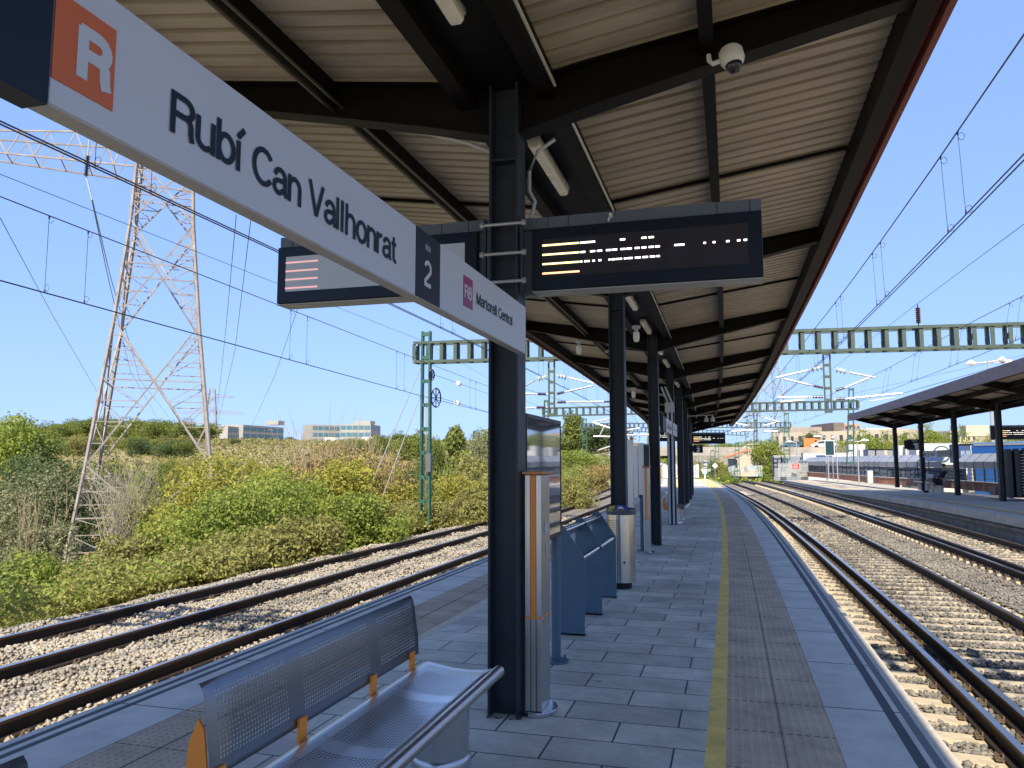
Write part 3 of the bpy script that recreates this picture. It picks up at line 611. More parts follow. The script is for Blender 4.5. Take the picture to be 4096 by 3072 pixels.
# ================================================================ STATION NAME SIGN
UXY, UZ = (0, 1, 0), (0, 0, 1)
def name_sign(label):
    X, T = -1.25, .055
    t = thing('station_name_sign', label, 'sign', (X, 4.74, 2.29), 'station name signs hanging along the near platform')
    mb = MB(); mb.box((X - T, 1.128, 2.29), (X, 4.74, 2.59)); part(mb, 'board', SIGNW, t, bevel=.003)
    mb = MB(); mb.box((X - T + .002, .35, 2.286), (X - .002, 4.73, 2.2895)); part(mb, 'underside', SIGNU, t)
    mb = MB(); mb.box((X - T - .003, .30, 2.282), (X + .004, 1.122, 2.598)); part(mb, 'dark_end_panel', NAVY, t)
    e = X + .003
    mb = MB(); mb.box((X, 1.128, 2.342), (e, 1.282, 2.522)); part(mb, 'orange_square', ORS, t)
    lettering('logo_letter', 'R', (e + .001, 1.183, 2.37), UXY, UZ, .092, .118, SIGNW, t, .05)
    for s_, y0, y1, z0, z1 in (('Rubí Can Vallhonrat', 1.455, 2.735, 2.373, 2.483),):
        lettering('lettering', s_, (e, y0, z0), UXY, UZ, y1 - y0, z1 - z0, NAVY, t, .010, capfit=.729)
    mb = MB(); mb.box((X - .001, 2.93, 2.2905), (X + .002, 3.21, 2.5895)); part(mb, 'track_number_panel', NAVY, t)
    lettering('lettering', 'via', (e, 3.028, 2.512), UXY, UZ, .062, .032, SIGNW, t, 0)
    lettering('lettering', '2', (e, 3.02, 2.352), UXY, UZ, .085, .118, SIGNW, t, .02)
    mb = MB(); mb.box((X, 3.53, 2.366), (X + .002, 3.672, 2.520)); part(mb, 'line_badge', PURP, t)
    lettering('lettering', 'R8', (e, 3.543, 2.408), UXY, UZ, .115, .072, SIGNW, t, .03)
    lettering('lettering', 'Martorell Central', (e, 3.735, 2.412), UXY, UZ, .68, .062, NAVY, t, .008, capfit=.729)
    mb = MB(); mb.box((X - T, 4.745, 2.31), (X - .012, 4.80, 2.36)); mb.box((X - T, 4.745, 2.5), (X - .012, 4.80, 2.56)); part(mb, 'bracket', BLACK, t)
    return t
ns = name_sign('large white station name sign in the foreground, Rubí Can Vallhonrat via 2')
ns2 = copy_tree(ns); ns2.location = (ns.location.x + cx(20.7), ns.location.y + 15.9, ns.location.z + G(20.6)); ns2['label'] = 'distant copy of the white name sign, hung beside the fourth column'
# ================================================================ INFORMATION DISPLAYS
rowsR = [[(0, .19, 'y'), (.196, .27, 'w'), (.395, .42, 'w'), (.5, .525, 'w'), (.535, .56, 'w')],
         [(0, .19, 'y'), (.196, .22, 'w'), (.245, .27, 'w'), (.28, .305, 'w'), (.325, .35, 'w'), (.355, .38, 'w'), (.397, .42, 'w'), (.426, .452, 'w'), (.467, .49, 'w'), (.5, .523, 'w'), (.535, .558, 'w'), (.565, .588, 'w'), (.658, .705, 'w'), (.795, .806, 'w'), (.838, .85, 'w'), (.9, .915, 'w'), (.95, .965, 'w'), (.98, .995, 'w')],
         [(0, .19, 'y'), (.195, .205, 'w'), (.215, .227, 'w'), (.231, .242, 'w'), (.256, .268, 'w'), (.286, .3, 'w'), (.337, .346, 'w'), (.352, .37, 'w'), (.375, .387, 'w'), (.392, .403, 'w'), (.413, .425, 'w'), (.43, .455, 'w'), (.467, .495, 'w'), (.504, .53, 'w'), (.54, .565, 'w'), (.572, .587, 'w')],
         [(0, .19, 'r')]]
SCRD = mat('dark_led_matrix', (.022, .022, .023), .5, spec=.3, var=.5, vscale=9, col2=(.02, .012, .014)); SCRL = mat('glare_painted_led_matrix', (.50, .54, .56), .35)  # light grey of the left screen is sky glare put into its colour
def display(p, label, wd=1.47, hg=.42, side=1, screen=SCRD, arm=.12, name='information_display'):
    t = thing(name, label, 'display', p)           # p = lower left front corner of the bezel
    mb = MB(); mb.box((0, .0, 0), (wd, .02, hg)); lpart(mb, 'bezel', DISPF, t, bevel=.004)
    mb = MB(); mb.box((.005, .021, -.006), (wd - .003, .17, hg + .006)); lpart(mb, 'housing', DISPG, t)
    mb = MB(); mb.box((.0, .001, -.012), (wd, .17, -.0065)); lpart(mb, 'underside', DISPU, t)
    mb = MB(); mb.box((.06, .03, -.015), (.26, .09, -.0125)); mb.box((wd - .28, .03, -.015), (wd - .06, .09, -.0125)); lpart(mb, 'vent', COND, t)
    top = MB(); a0, a1 = (-arm, wd) if side > 0 else (0, wd + arm)
    top.box((a0, .03, hg + .0065), (a1, .165, hg + .085)); lpart(top, 'cable_duct', DISPG, t)
    mb = MB()
    for xx in (.1, .24, wd - .27, wd - .07): mb.box((xx, .028, hg + .007), (xx + .004, .0295, hg + .086))
    lpart(mb, 'duct_joint', BLACK, t)
    mb = MB()
    if side > 0: mb.box((-arm, .06, -.02), (-.001, .15, hg + .005))
    else: mb.box((wd + .001, .06, -.02), (wd + arm, .15, hg + .005))
    lpart(mb, 'side_plate', DISPG, t)
    sx0, sx1, sz0, sz1 = .07, wd - .085, .085, hg - .075
    mb = MB(); mb.box((sx0, -.002, sz0), (sx1, .0, sz1)); lpart(mb, 'screen', screen, t)
    mbs = {'w': MB(), 'y': MB(), 'r': MB()}; W_ = sx1 - sx0; Hh = sz1 - sz0
    for i, row in enumerate(rowsR):
        z = sz1 - Hh * (.14 + .245 * i)
        for a, c, k in row:
            mbs[k].box((sx0 + a * W_, -.005, z - .011 - .003), (sx0 + c * W_ , -.0021, z - .003))
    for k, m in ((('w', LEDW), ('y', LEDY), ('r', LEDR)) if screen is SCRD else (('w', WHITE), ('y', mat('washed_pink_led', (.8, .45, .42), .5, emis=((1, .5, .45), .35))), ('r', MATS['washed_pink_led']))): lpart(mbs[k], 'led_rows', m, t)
    return t
d1 = display((-1.245, 4.9, 2.735), 'large dark LED departure display on the right of the first column')
mb = MB().tube([(.53, .03, .47), (.53, .0, .475), (.53, -.012, .47)], .012, 8); mb.tube([(.53, -.01, .47), (.525, -.02, .45), (.515, -.01, .43)], .008, 6); lpart(mb, 'cable_gland', GLASSI, d1)
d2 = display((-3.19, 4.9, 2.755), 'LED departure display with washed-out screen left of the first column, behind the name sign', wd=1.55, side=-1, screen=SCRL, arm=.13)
d3 = display(tuple(P(-1.42 + .17, 36.3, 2.55)), 'small distant departure display on a far column with amber rows'); d4 = display(tuple(P(-3.1, 36.3, 2.68)), 'distant departure display half hidden left of the column pipes', side=-1, arm=.13)
d5 = display(tuple(sight(3981, 1757, 33)), 'departure display under the right-hand canopy, cut by the photo edge', wd=1.8, hg=.44)
t = thing('column_clamp', 'steel rods and bolts clamping the displays around the first column', 'bracket', (-1.42, 4.8, 2.7))
for z in (2.78, 2.97, 3.17):
    for yy in (4.785,): part(MB().tube([(-1.56, yy, z), (-1.28, yy, z)], .011, 8), 'rod', GALV, t, True)
    part(MB().tube([(-1.285, yy, z), (-1.262, yy, z)], .02, 6), 'nut', GALV, t); part(MB().tube([(-1.575, yy, z), (-1.55, yy, z)], .02, 6), 'nut', GALV, t)
part(MB().box((-1.30, 4.795, 2.70), (-1.285, 4.83, 3.22)), 'angle', STEEL, t); part(MB().box((-1.555, 4.795, 2.70), (-1.54, 4.83, 3.22)), 'angle', STEEL, t)
BLET = mat('bright_lettering', (.92, .92, .9), .5)
def via_sign(p, num, label, wd=.42, hg=.36):
    t = thing('track_number_sign', label, 'sign', p, 'track number signs'); x, y, z = p
    part(MB().box((x, y, z), (x + wd, y + .04, z + hg)), 'board', BLACK, t)
    part(MB().box((x - .14, y + .01, z + .05), (x - .001, y + .03, z + hg - .05)), 'arm', BLACK, t)
    lettering('lettering', 'via', (x + wd * .3, y - .003, z + hg * .78), (1, 0, 0), UZ, wd * .36, hg * .15, BLET, t); lettering('lettering', num, (x + wd * .34, y - .003, z + hg * .12), (1, 0, 0), UZ, wd * .36, hg * .54, BLET, t, .06); return t
via_sign(tuple(P(-1.2, 36.2, 2.13)), '2', 'black via 2 sign hanging below the distant display')
v = sight(3630, 1800, 43.5); via_sign((v.x, v.y, v.z), '1', 'black via 1 sign on the right platform column', .74, .54)
# ================================================================ PLATFORM FURNITURE
def perforate(m, rects, pu=.019, pv=.0165, r=.0053, bright=False):
    n, l, b = nodes(m); uv = n.new('ShaderNodeUVMap'); sep = n.new('ShaderNodeSeparateXYZ'); l.new(uv.outputs[0], sep.inputs[0])
    def M(op, a, b2=None, c=None):
        q = n.new('ShaderNodeMath'); q.operation = op
        for i, v in enumerate((a, b2, c)):
            if v is None: continue
            if isinstance(v, (int, float)): q.inputs[i].default_value = v
            else: l.new(v, q.inputs[i])
        return q.outputs[0]
    fu = M('SUBTRACT', M('FRACT', M('DIVIDE', sep.outputs[0], pu)), .5); fv = M('SUBTRACT', M('FRACT', M('DIVIDE', sep.outputs[1], pv)), .5)
    d = M('SQRT', M('ADD', M('POWER', M('MULTIPLY', fu, pu), 2), M('POWER', M('MULTIPLY', fv, pv), 2))); hole = M('LESS_THAN', d, r)
    tot = None
    for (u0, u1, v0, v1) in rects:
        k = M('MULTIPLY', M('MULTIPLY', M('GREATER_THAN', sep.outputs[0], u0), M('LESS_THAN', sep.outputs[0], u1)), M('MULTIPLY', M('GREATER_THAN', sep.outputs[1], v0), M('LESS_THAN', sep.outputs[1], v1)))
        tot = k if tot is None else M('MAXIMUM', tot, k)
    fac = M('MULTIPLY', hole, tot); tr = n.new('ShaderNodeBsdfTransparent'); ms = n.new('ShaderNodeMixShader')
    l.new(fac, ms.inputs[0]); l.new(b.outputs[0], ms.inputs[1]); l.new(tr.outputs[0], ms.inputs[2]); l.new(ms.outputs[0], n['Material Output'].inputs[0])
SEATM = mat('perforated_steel_seat', (.68, .69, .70), .30, .9); BACKM = mat('perforated_steel_back', (.20, .215, .235), .34, .8)
perforate(SEATM, [(.06, .52, .05, .40), (.62, 1.26, .05, .40), (1.36, 1.82, .05, .40)], r=.0056); perforate(BACKM, [(.06, .52, .05, .29), (.62, 1.26, .05, .29), (1.36, 1.82, .05, .29)], r=.0056)
def sheet(prof, L, name, m, t, solid=.001):
    ys = frange(0, L, L / 12); vs = []; ln = [0.]
    for i in range(1, len(prof)): ln.append(ln[-1] + math.dist(prof[i], prof[i - 1]))
    for y in ys:
        for a, c in prof: vs.append((a, y, c))
    n_ = len(prof); fs = [(i * n_ + k, i * n_ + k + 1, (i + 1) * n_ + k + 1, (i + 1) * n_ + k) for i in range(len(ys) - 1) for k in range(n_ - 1)]
    mb = MB().add(vs, fs); o = mb.build(name, m, None, True); me = o.data; uv = me.uv_layers.new(name='UVMap')
    for lp in me.loops:
        i, k = divmod(lp.vertex_index, n_); uv.data[lp.index].uv = (ys[i], ln[k])
    if solid: md = o.modifiers.new('solid', 'SOLIDIFY'); md.thickness = solid
    o.parent = t; return o
def make_bench(label, L=1.87):
    t = thing('bench', label, 'bench', (0, 0, 0), 'perforated steel benches on the near platform')
    prof = [(-.45, .445), (-.42, .452), (-.36, .442), (-.27, .428), (-.17, .424), (-.08, .43), (-.03, .442)]
    sheet(prof, L, 'seat', SEATM, t)
    mb = MB().tube([(.0, 0, .428), (.0, L, .428)], .032, 18); lpart(mb, 'front_tube', INOX, t, True)
    pb = [(-.485, .495), (-.487, .52), (-.492, .6), (-.505, .68), (-.515, .76), (-.528, .80), (-.542, .818), (-.552, .815)]
    sheet(pb, L, 'backrest', BACKM, t)
    for y in (.002, .55, 1.22, L - .16):
        mb = MB()
        if y < .1: mb.prism([(-.44, .36), (-.44, .43), (-.497, .52), (-.515, .66), (-.54, .70), (-.575, .62), (-.59, .48), (-.56, .38), (-.5, .35)], 'y', y, y + .008)
        mb.prism([(-.47, .40), (-.47, .53), (-.482, .53), (-.482, .40)], 'y', y + .009, y + .07); lpart(mb, 'back_support', ORANGE, t)
    for y in (.35, L - .24):
        mb = MB().lathe((-.25, y, 0), [(.16, 0), (.16, .035), (.155, .045), (.15, .05), (.15, .29)], 32); mb.lathe((-.25, y, 0), [(.15, .302), (.15, .42)], 32); lpart(mb, 'pedestal', mat('satin_pedestal_steel', (.48, .47, .45), .28, .85), t, True)
        mb = MB().lathe((-.25, y, 0), [(.151, .291), (.151, .301)], 32); lpart(mb, 'pedestal_ring', ORANGE, t, True)
    mb = MB().box((-.42, .25, .385), (-.03, L - .1, .405)); lpart(mb, 'under_frame', STEEL, t)
    return t
bn = make_bench('perforated steel bench with orange supports in the foreground'); bn.location = (-1.285, 2.40, 0)
b2_ = copy_tree(bn); b2_.location = (-1.30, -.16, 0); b2_['label'] = 'second steel bench, only its back corner showing at the bottom left'
b3_ = copy_tree(bn); b3_.location = tuple(P(-1.1, 20.95, 0)); b3_['label'] = 'distant bench with orange end bracket beside the conduit column'
# intercom totem
def totem(p, label, h=1.55, hasbox=False):
    t = thing('help_point', label, 'help point', p, 'stainless help point pillars')
    mb = MB(); mb.box((0, 0, .03), (.034, .03, .60)); mb.box((.038, 0, .03), (.070, .03, .60)); mb.box((.074, 0, .03), (.108, .03, .60)); mb.box((.003, .031, .03), (.105, .25, .60)); lpart(mb, 'lower_body', INOX, t, bevel=.002)
    mb = MB(); mb.box((0, 0, .61), (.034, .03, h - .04)); mb.box((.074, 0, .61), (.108, .03, h - .04)); mb.box((.001, .031, .61), (.107, .25, h - .04)); lpart(mb, 'upper_body', INOX, t, bevel=.002)
    mb = MB(); mb.box((.036, .003, .61), (.072, .03, h - .04)); lpart(mb, 'orange_stripe', ORANGE, t)
    mb = MB(); mb.box((-.002, -.002, .60), (.11, .252, .609)); lpart(mb, 'orange_ring', ORANGE, t)
    mb = MB(); mb.box((-.012, -.03, h - .036), (.125, .28, h - .016)); lpart(mb, 'cap', mat('copper_cap', (.42, .17, .05), .35, .3), t, bevel=.004)
    pts = [(.054 + .125 * math.cos(a), .125 + .16 * math.sin(a)) for a in np.linspace(0, 2 * math.pi, 33)[:-1]]
    mb = MB().prism(pts, 'z', 0, .028); lpart(mb, 'base_plate', INOXD, t, bevel=.004)
    mb = MB(); mb.box((.1085, .09, 1.12), (.112, .17, 1.2)); mb.box((.1085, .12, .98), (.1115, .15, 1.05)); lpart(mb, 'button_panel', COND, t)
    return t
tt = totem((-1.295, 4.88, 0), 'slim stainless help point with orange stripe beside the first column')
t2 = copy_tree(tt); t2.location = tuple(P(-1.50, 13.9, 0)); t2['label'] = 'distant stainless help point with orange stripe beyond the litter bin'
# poster vitrine
PGL = mat('reflective_poster_glass', (.05, .055, .06), .04, .0, spec=1.)
n, l, b = nodes(PGL); b.inputs['Metallic'].default_value = .75; b.inputs['Base Color'].default_value = (.42, .44, .47, 1)
def vitrine(p, label, L=1.12, mtl=BLACK):
    t = thing('notice_case', label, 'notice board', p, 'glazed notice cases along the near platform')
    mb = MB(); mb.box((-.10, 0, 1.0), (.0, .02, 1.93)); mb.box((-.10, L - .02, 1.0), (0, L, 1.93)); mb.box((-.10, .02, 1.0), (.0, L - .02, 1.035)); mb.box((-.10, .02, 1.90), (0, L - .02, 1.93)); mb.box((-.06, .02, 1.035), (-.04, L - .02, 1.90)); lpart(mb, 'frame', mtl, t, bevel=.003)
    mb = MB(); mb.box((-.01, .021, 1.036), (-.004, L - .021, 1.899)); lpart(mb, 'glass', PGL, t)
    mb = MB(); mb.box((-.20, -.03, .95), (-.102, L - .1, 1.88)); lpart(mb, 'rear_case', BLACK, t)
    for y in (.06, L + .0):
        mb = MB().tube([(-.05, y, 0), (-.05, y, 1.0)], .038, 16); mb.lathe((-.05, y, 0), [(.10, 0), (.10, .014), (.04, .016)], 20)
        for a in (.6, 2.1, 3.7, 5.3): mb.tube([(-.05 + .075 * math.cos(a), y + .075 * math.sin(a), .01), (-.05 + .075 * math.cos(a), y + .075 * math.sin(a), .045)], .008, 6)
        lpart(mb, 'post', BLUEP, t, True)
    return t
vt = vitrine((-1.345, 5.12, 0), 'black framed glazed notice case reflecting the bushes behind the first column')
v2 = copy_tree(vt); v2.location = tuple(P(-1.50, 14.1, .02)); v2['label'] = 'distant glazed notice case behind the far help point'
for ch in v2.children:
    if ch.name.startswith('frame') or ch.name.startswith('rear'):
        ch.data = ch.data.copy(); ch.data.materials[0] = INOX
t = thing('steel_pillar', 'plain stainless pillar with orange block on top past the litter bin', 'pillar', tuple(P(-1.54, 12.65, 0)))
mb = MB(); mb.box((-.075, -.075, .02), (.02, .09, .70)); mb.box((-.075, -.075, .71), (.02, .09, 1.96)); mb.lathe((-.02, 0, 0), [(.13, 0), (.13, .025)], 20); lpart(mb, 'shaft', INOX, t)
mb = MB(); mb.box((-.076, -.076, .70), (.021, .091, .709)); mb.box((-.03, -.03, 1.961), (.02, .03, 2.01)); lpart(mb, 'orange_block', ORANGE, t)
# leaning rack
def leaning_rack():
    t = thing('leaning_rail', 'blue-grey leaning rail with three upright plates and steel bars', 'leaning rail', (-1.36, 7.2, 0))
    pf = [(-.26, 0), (.02, 0), (.02, .70), (.012, .725), (-.165, .985), (-.185, 1.0), (-.225, 1.0), (-.25, .985), (-.26, .96)]
    for k, y in enumerate((7.2, 8.2, 9.25)):
        mb = MB().prism([(-1.36 + a, c) for a, c in pf], 'y', y, y + .012); mb.box((-1.62, y, 0), (-1.335, y + .05, .012)); part(mb, 'plate', BLUEP, t)
        mb = MB().tube([(-1.42, y + .012, .26), (-1.42, y + .09, .26)], .02, 10); part(mb, 'peg', BLUEP, t, True)
    part(MB().tube([(-1.375, 7.21, .69), (-1.375, 9.25, .69)], .026, 14), 'lower_bar', INOXD, t, True)
    part(MB().tube([(-1.53, 7.21, .945), (-1.53, 9.25, .945)], .024, 14), 'upper_bar', INOXD, t, True)
    part(MB().box((-1.60, 7.21, .86), (-1.585, 9.25, .96)), 'back_strip', BLUEP, t)
    return t
leaning_rack()
# litter bin
BINM = mat('perforated_bin_steel', (.58, .57, .53), .25, 1.)
def bin_():
    t = thing('litter_bin', 'cylindrical perforated stainless litter bin with blue and yellow sticker', 'litter bin', (-1.385, 10.05, 0))
    lpart(MB().lathe((0, 0, 0), [(.13, 0), (.13, .07)], 28), 'base', BLACK, t, True)
    mb = MB().lathe((0, 0, 0), [(.16, .07), (.178, .075), (.178, .92), (.17, .925)], 40); lpart(mb, 'body', BINM, t, True)
    mb = MB(); 
    for k in range(26):
        z = .30 + k * .022
        for j in range(22):
            a = math.pi * (1.0 + .02 + j * .021); c = (.1785 * math.cos(a), .1785 * math.sin(a)); mb.bar((c[0], c[1], z), (c[0] * 1.004, c[1] * 1.004, z), .007, .007)
    lpart(mb, 'perforation', BLACK, t)
    lpart(MB().lathe((0, 0, 0), [(.185, .92), (.188, .925), (.188, .995), (.18, 1.0), (.15, 1.0), (.145, .96)], 40), 'rim', mat('dark_grey_rim', (.09, .095, .10), .5), t, True)
    mb = MB(); mb.bar((-.03, -.179, .08), (-.03, -.179, .91), .006, .004); lpart(mb, 'door_seam', BLACK, t)
    lpart(MB().tube([(.06, -.170, .33), (.06, -.176, .33)], .014, 10), 'lock', BLACK, t)
    mb = MB(); pts = [(-.11 + .12 * 0, .985)] ; arc = [(.14 * math.cos(a), .965 + .085 * math.sin(a)) for a in np.linspace(0, math.pi, 13)]
    mb.prism(arc, 'y', -.16, -.155); lpart(mb, 'sticker', mat('sticker_blue', (.01, .04, .22), .5), t)
    arc = [(.14 * math.cos(a), .965 + .085 * math.sin(a)) for a in np.linspace(math.pi * .62, math.pi, 7)] + [(-.06, .965)]
    mb = MB().prism(arc, 'y', -.163, -.1602); lpart(mb, 'yellow_sticker', mat('sticker_yellow', (.45, .36, .03), .5), t)
    arc = [(.02 + .045 * math.cos(a), .985 + .045 * math.sin(a)) for a in np.linspace(0, 2 * math.pi, 17)[:-1]]
    mb = MB().prism(arc, 'y', -.166, -.1632); lpart(mb, 'round_emblem', WHITE, t)
    mb = MB().prism([(.0, .97), (.04, .97), (.04, .99), (.02, 1.0), (.0, .995)], 'y', -.169, -.1662); lpart(mb, 'emblem_mark', MATS['sticker_blue'], t); return t
bin_()
lv = BINM; n, l, b = nodes(BINM)
# black cabinet hanging beyond third column and drain grates
p = sight(2586, 1890, 26); t = tag(MB().box((p.x, 26, p.z), (p.x + .16, 26.2, p.z + .6)).build('cable_box', BLACK, bevel=.01), 'black box fixed beyond the third column', 'box')
for y, x0, x1, lab in ((23.6, -1.0, -.25, 'dark drain grate across the paving, nearer one'), (31., -1.0, -.45, 'dark drain grate across the paving, farther one')):
    p = P(x0, y, .003); q = P(x1, y, .003); mb = MB().bar(p, q, .22, .004); tag(mb.build('drain_grate', BLACK), lab, 'drain grate')
# white palisade fence closing the platform, disc sign, target signs
def palisade(name, p, q, h, label, m=WHITE, n_=None, wd=.07, base=0.):
    p = Vector(p); q = Vector(q); t = thing(name, label, 'fence', tuple(p)); L = (q - p).length; n_ = n_ or int(L / .17); d = (q - p) / n_
    for i in range(n_):
        a = p + d * (i + .5); mb = MB(); hh = h + .06 * math.sin(i * 2.1); x, y = a.x, a.y
        mb.box((x - wd / 2, y - .015, a.z + base), (x + wd / 2, y + .015, a.z + hh)); part(mb, 'picket', m, t)
    mb = MB(); mb.bar(p + Vector((0, .035, .25)), q + Vector((0, .035, .25)), .03, .06); mb.bar(p + Vector((0, .035, h - .3)), q + Vector((0, .035, h - .3)), .03, .06); part(mb, 'rail', m, t); return t
palisade('palisade_fence', sight(2650, 1912, 86), sight(2797, 1912, 87), 1.45, 'white palisade fence closing the end of the near platform', n_=20, wd=.13)
t = thing('disc_sign', 'pale blue round sign on a short white post at the platform end', 'sign', sight(2820, 1931, 72))
x, y, z = t.location; part(MB().box((x - .06, y, z), (x + .06, y + .1, z + .8)), 'post', WHITE, t)
arc = [(x + .22 * math.cos(a), z + .95 + .22 * math.sin(a)) for a in np.linspace(0, 2 * math.pi, 25)[:-1]]; part(MB().prism(arc, 'y', y - .03, y), 'disc', mat('pale_blue_enamel', (.25, .48, .68), .5), t)
part(MB().bar((x - .14, y - .035, z + 1.08), (x + .14, y - .035, z + .82), .02, .05), 'stripe', WHITE, t)
def target(u, v, y, w_, h_, lab, diamond=False, pole_v=1915):
    c = sight(u, v, y); t = thing('signal_board', lab, 'sign', tuple(c), 'small white track-side boards'); x, y, z = c
    if diamond:
        part(MB().prism([(x - w_, z), (x, z - w_), (x + w_, z), (x, z + w_)], 'y', y, y + .03), 'board', WHITE, t); part(MB().prism([(x - w_ * .4, z), (x, z - w_ * .3), (x + w_ * .4, z), (x, z + w_ * .3)], 'y', y - .02, y - .001), 'marking', COND, t)
    else:
        part(MB().box((x - w_, y, z - h_), (x + w_, y + .03, z + h_)), 'board', WHITE, t, bevel=.03); part(MB().box((x - w_ * .55, y - .01, z - h_ * .6), (x + w_ * .55, y - .001, z + h_ * .6)), 'marking', COND, t)
    b_ = sight(u, pole_v, y); part(MB().tube([(x, y + .06, b_.z), (x, y + .06, z)], .03, 6), 'post', GALV, t); return t
target(2819, 1857, 92, .28, .40, 'white square framed signal board beyond the platform end')
target(2860, 1863, 96, .36, .36, 'white diamond board on the green mast beyond the platform end', True)
target(2648, 1858, 92, .36, .36, 'white diamond board seen left of the pipe column', True)
c = sight(2803, 1886, 91); t = thing('number_plate', 'row of white numerals 1881/2 beside the square signal board', 'sign', tuple(c)); part(MB().box((c.x, c.y + .02, c.z), (c.x + 1.1, c.y + .04, c.z + .04)), 'rail', GALV, t); lettering('lettering', '1881/2', (c.x, c.y, c.z + .03), (1, 0, 0), UZ, 1.1, .3, WHITE, t, .03)
# ================================================================ OVERHEAD LINE
def ladder(mb, p, q, w0, w1, dep=.16, st=.75, wv=(1, 0, 0), leg=.07, bh=.13):
    p, q, wv = Vector(p), Vector(q), Vector(wv).normalized(); L = (q - p).length; n_ = max(2, int(L / st)); d = (q - p).normalized(); nv = d.cross(wv).normalized()
    for s in (-1, 1): mb.bar(p + wv * s * w0 / 2, q + wv * s * w1 / 2, leg, dep, up=nv)
    for i in range(n_ + 1):
        t_ = (i + .12) / (n_ + .24); c = p.lerp(q, t_); w_ = w0 + (w1 - w0) * t_ - leg
        for s in (-1, 1):
            a = c + nv * s * (dep / 2 - .01); mb.bar(a - wv * w_ / 2, a + wv * w_ / 2, .015, bh, up=d)
def gantry_beam(p, q, hg, dep, t, m, st=.55, xb=True):
    p, q = Vector(p), Vector(q); L = (q - p).length; d = (q - p).normalized(); nv = d.cross(Vector((0, 0, 1))).normalized(); n_ = int(L / st)
    mb = MB()
    for s in (-1, 1):
        o = nv * s * dep / 2
        mb.bar(p + o, q + o, .07, .10); mb.bar(p + o + Vector((0, 0, hg)), q + o + Vector((0, 0, hg)), .07, .10)
    for i in range(n_ + 1):
        c = p + d * (L * i / n_)
        for s in (-1, 1):
            o = nv * s * (dep / 2 - .02); mb.bar(c + o + Vector((0, 0, .05)), c + o + Vector((0, 0, hg - .05)), .15 if s < 0 else .13, .03, up=nv)
        for zz in (-.03, hg + .03): mb.bar(c - nv * dep / 2 + Vector((0, 0, zz)), c + nv * dep / 2 + Vector((0, 0, zz)), .12, .02)
        if xb and i < n_ and i % 2 == 0:
            c2 = p + d * (L * (i + 1) / n_); mb.bar(c - nv * dep * .4 + Vector((0, 0, .08)), c + nv * dep * .4 + Vector((0, 0, hg - .08)), .03); mb.bar(c + nv * dep * .4 + Vector((0, 0, .08)), c - nv * dep * .4 + Vector((0, 0, hg - .08)), .03)
    part(mb, 'truss', m, t)
def insul(mb, p, q, r=.07, n_=7):
    p, q = Vector(p), Vector(q); pts = []; rr = []
    for i in range(n_): a = p.lerp(q, (i + .2) / n_); b3 = p.lerp(q, (i + .5) / n_); c = p.lerp(q, (i + .8) / n_); pts += [a, b3, c]; rr += [r * .4, r, r * .4]
    mb.tube(pts, rr, 8)
def arms(t, segs, y, rt=.035):
    tub, ins, gl = MB(), MB(), MB()
    for kind, a, b4 in segs:
        p, q = sight(a[0], a[1], y), sight(b4[0], b4[1], y)
        if kind == 't': tub.tube([p, q], rt, 8)
        elif kind == 's': tub.tube([p, q], rt * .5, 6)
        elif kind == 'i': tub.tube([p, q], .018, 6); insul(ins, p.lerp(q, .15), p.lerp(q, .85), .075)
        else: tub.tube([p, q], .014, 6); insul(gl, p.lerp(q, .15), p.lerp(q, .85), .13, 3)
    part(tub, 'cantilever_tube', GALV, t, True)
    if ins.v: part(ins, 'insulator', INS, t, True)
    if gl.v: part(gl, 'glass_insulator', GLASSI, t, True)
g1 = thing('catenary_gantry', 'nearest green gantry beam crossing all tracks behind the canopy', 'gantry', (-11.2, 27.7, -.9))
gantry_beam((-11.75, 27.7, 5.44), (14.6, 29.7, 5.44), .74, .5, g1, GREEN)
mb = MB(); ladder(mb, (-11.22, 27.55, -.95), (-11.25, 27.55, 6.62), .36, .30, .2, .85); part(mb, 'mast', GREENM, g1)
mb = MB(); ladder(mb, (14.2, 29.6, .1), (14.2, 29.6, 6.6), .4, .3, .2, .85); part(mb, 'mast', GREENM, g1)
hp = MB(); ladder(hp, (-6.42, 28.15, 3.3), (-6.42, 28.15, 5.42), .20, .22, .1, .42, leg=.05, bh=.09); part(hp, 'hanging_post', GREEN, g1)
hp = MB(); ladder(hp, (3.33, 28.85, 3.28), (3.33, 28.85, 5.42), .20, .22, .1, .42, leg=.05, bh=.09); part(hp, 'hanging_post', GREEN, g1)
arms(g1, [('t', (3104, 1511), (3234, 1481)), ('g', (3234, 1481), (3302, 1465)), ('g', (3331, 1474), (3398, 1490)), ('t', (3398, 1490), (3500, 1510)), ('t', (3135, 1515), (3244, 1541)), ('i', (3244, 1541), (3302, 1554)),
          ('t', (3111, 1589), (3242, 1588)), ('i', (3242, 1588), (3302, 1587)), ('s', (3122, 1581), (3171, 1535)), ('t', (3122, 1608), (3217, 1600)), ('i', (3334, 1564), (3385, 1549)), ('t', (3385, 1549), (3475, 1512)),
          ('i', (3337, 1596), (3388, 1595)), ('t', (3388, 1595), (3610, 1573)), ('s', (3481, 1604), (3578, 1590))], 28.85)
arms(g1, [('g', (2140, 1520), (2194, 1503)), ('t', (2087, 1553), (2140, 1520)), ('g', (2224, 1500), (2276, 1511)), ('t', (2276, 1511), (2372, 1533)), ('i', (2221, 1577), (2264, 1567)), ('t', (2264, 1567), (2374, 1543)),
          ('i', (2221, 1610), (2272, 1608)), ('t', (2272, 1608), (2450, 1607)), ('t', (2080, 1574), (2143, 1576)), ('i', (2143, 1576), (2192, 1576)), ('t', (2080, 1635), (2137, 1631)), ('i', (2137, 1631), (2192, 1629))], 28.15)
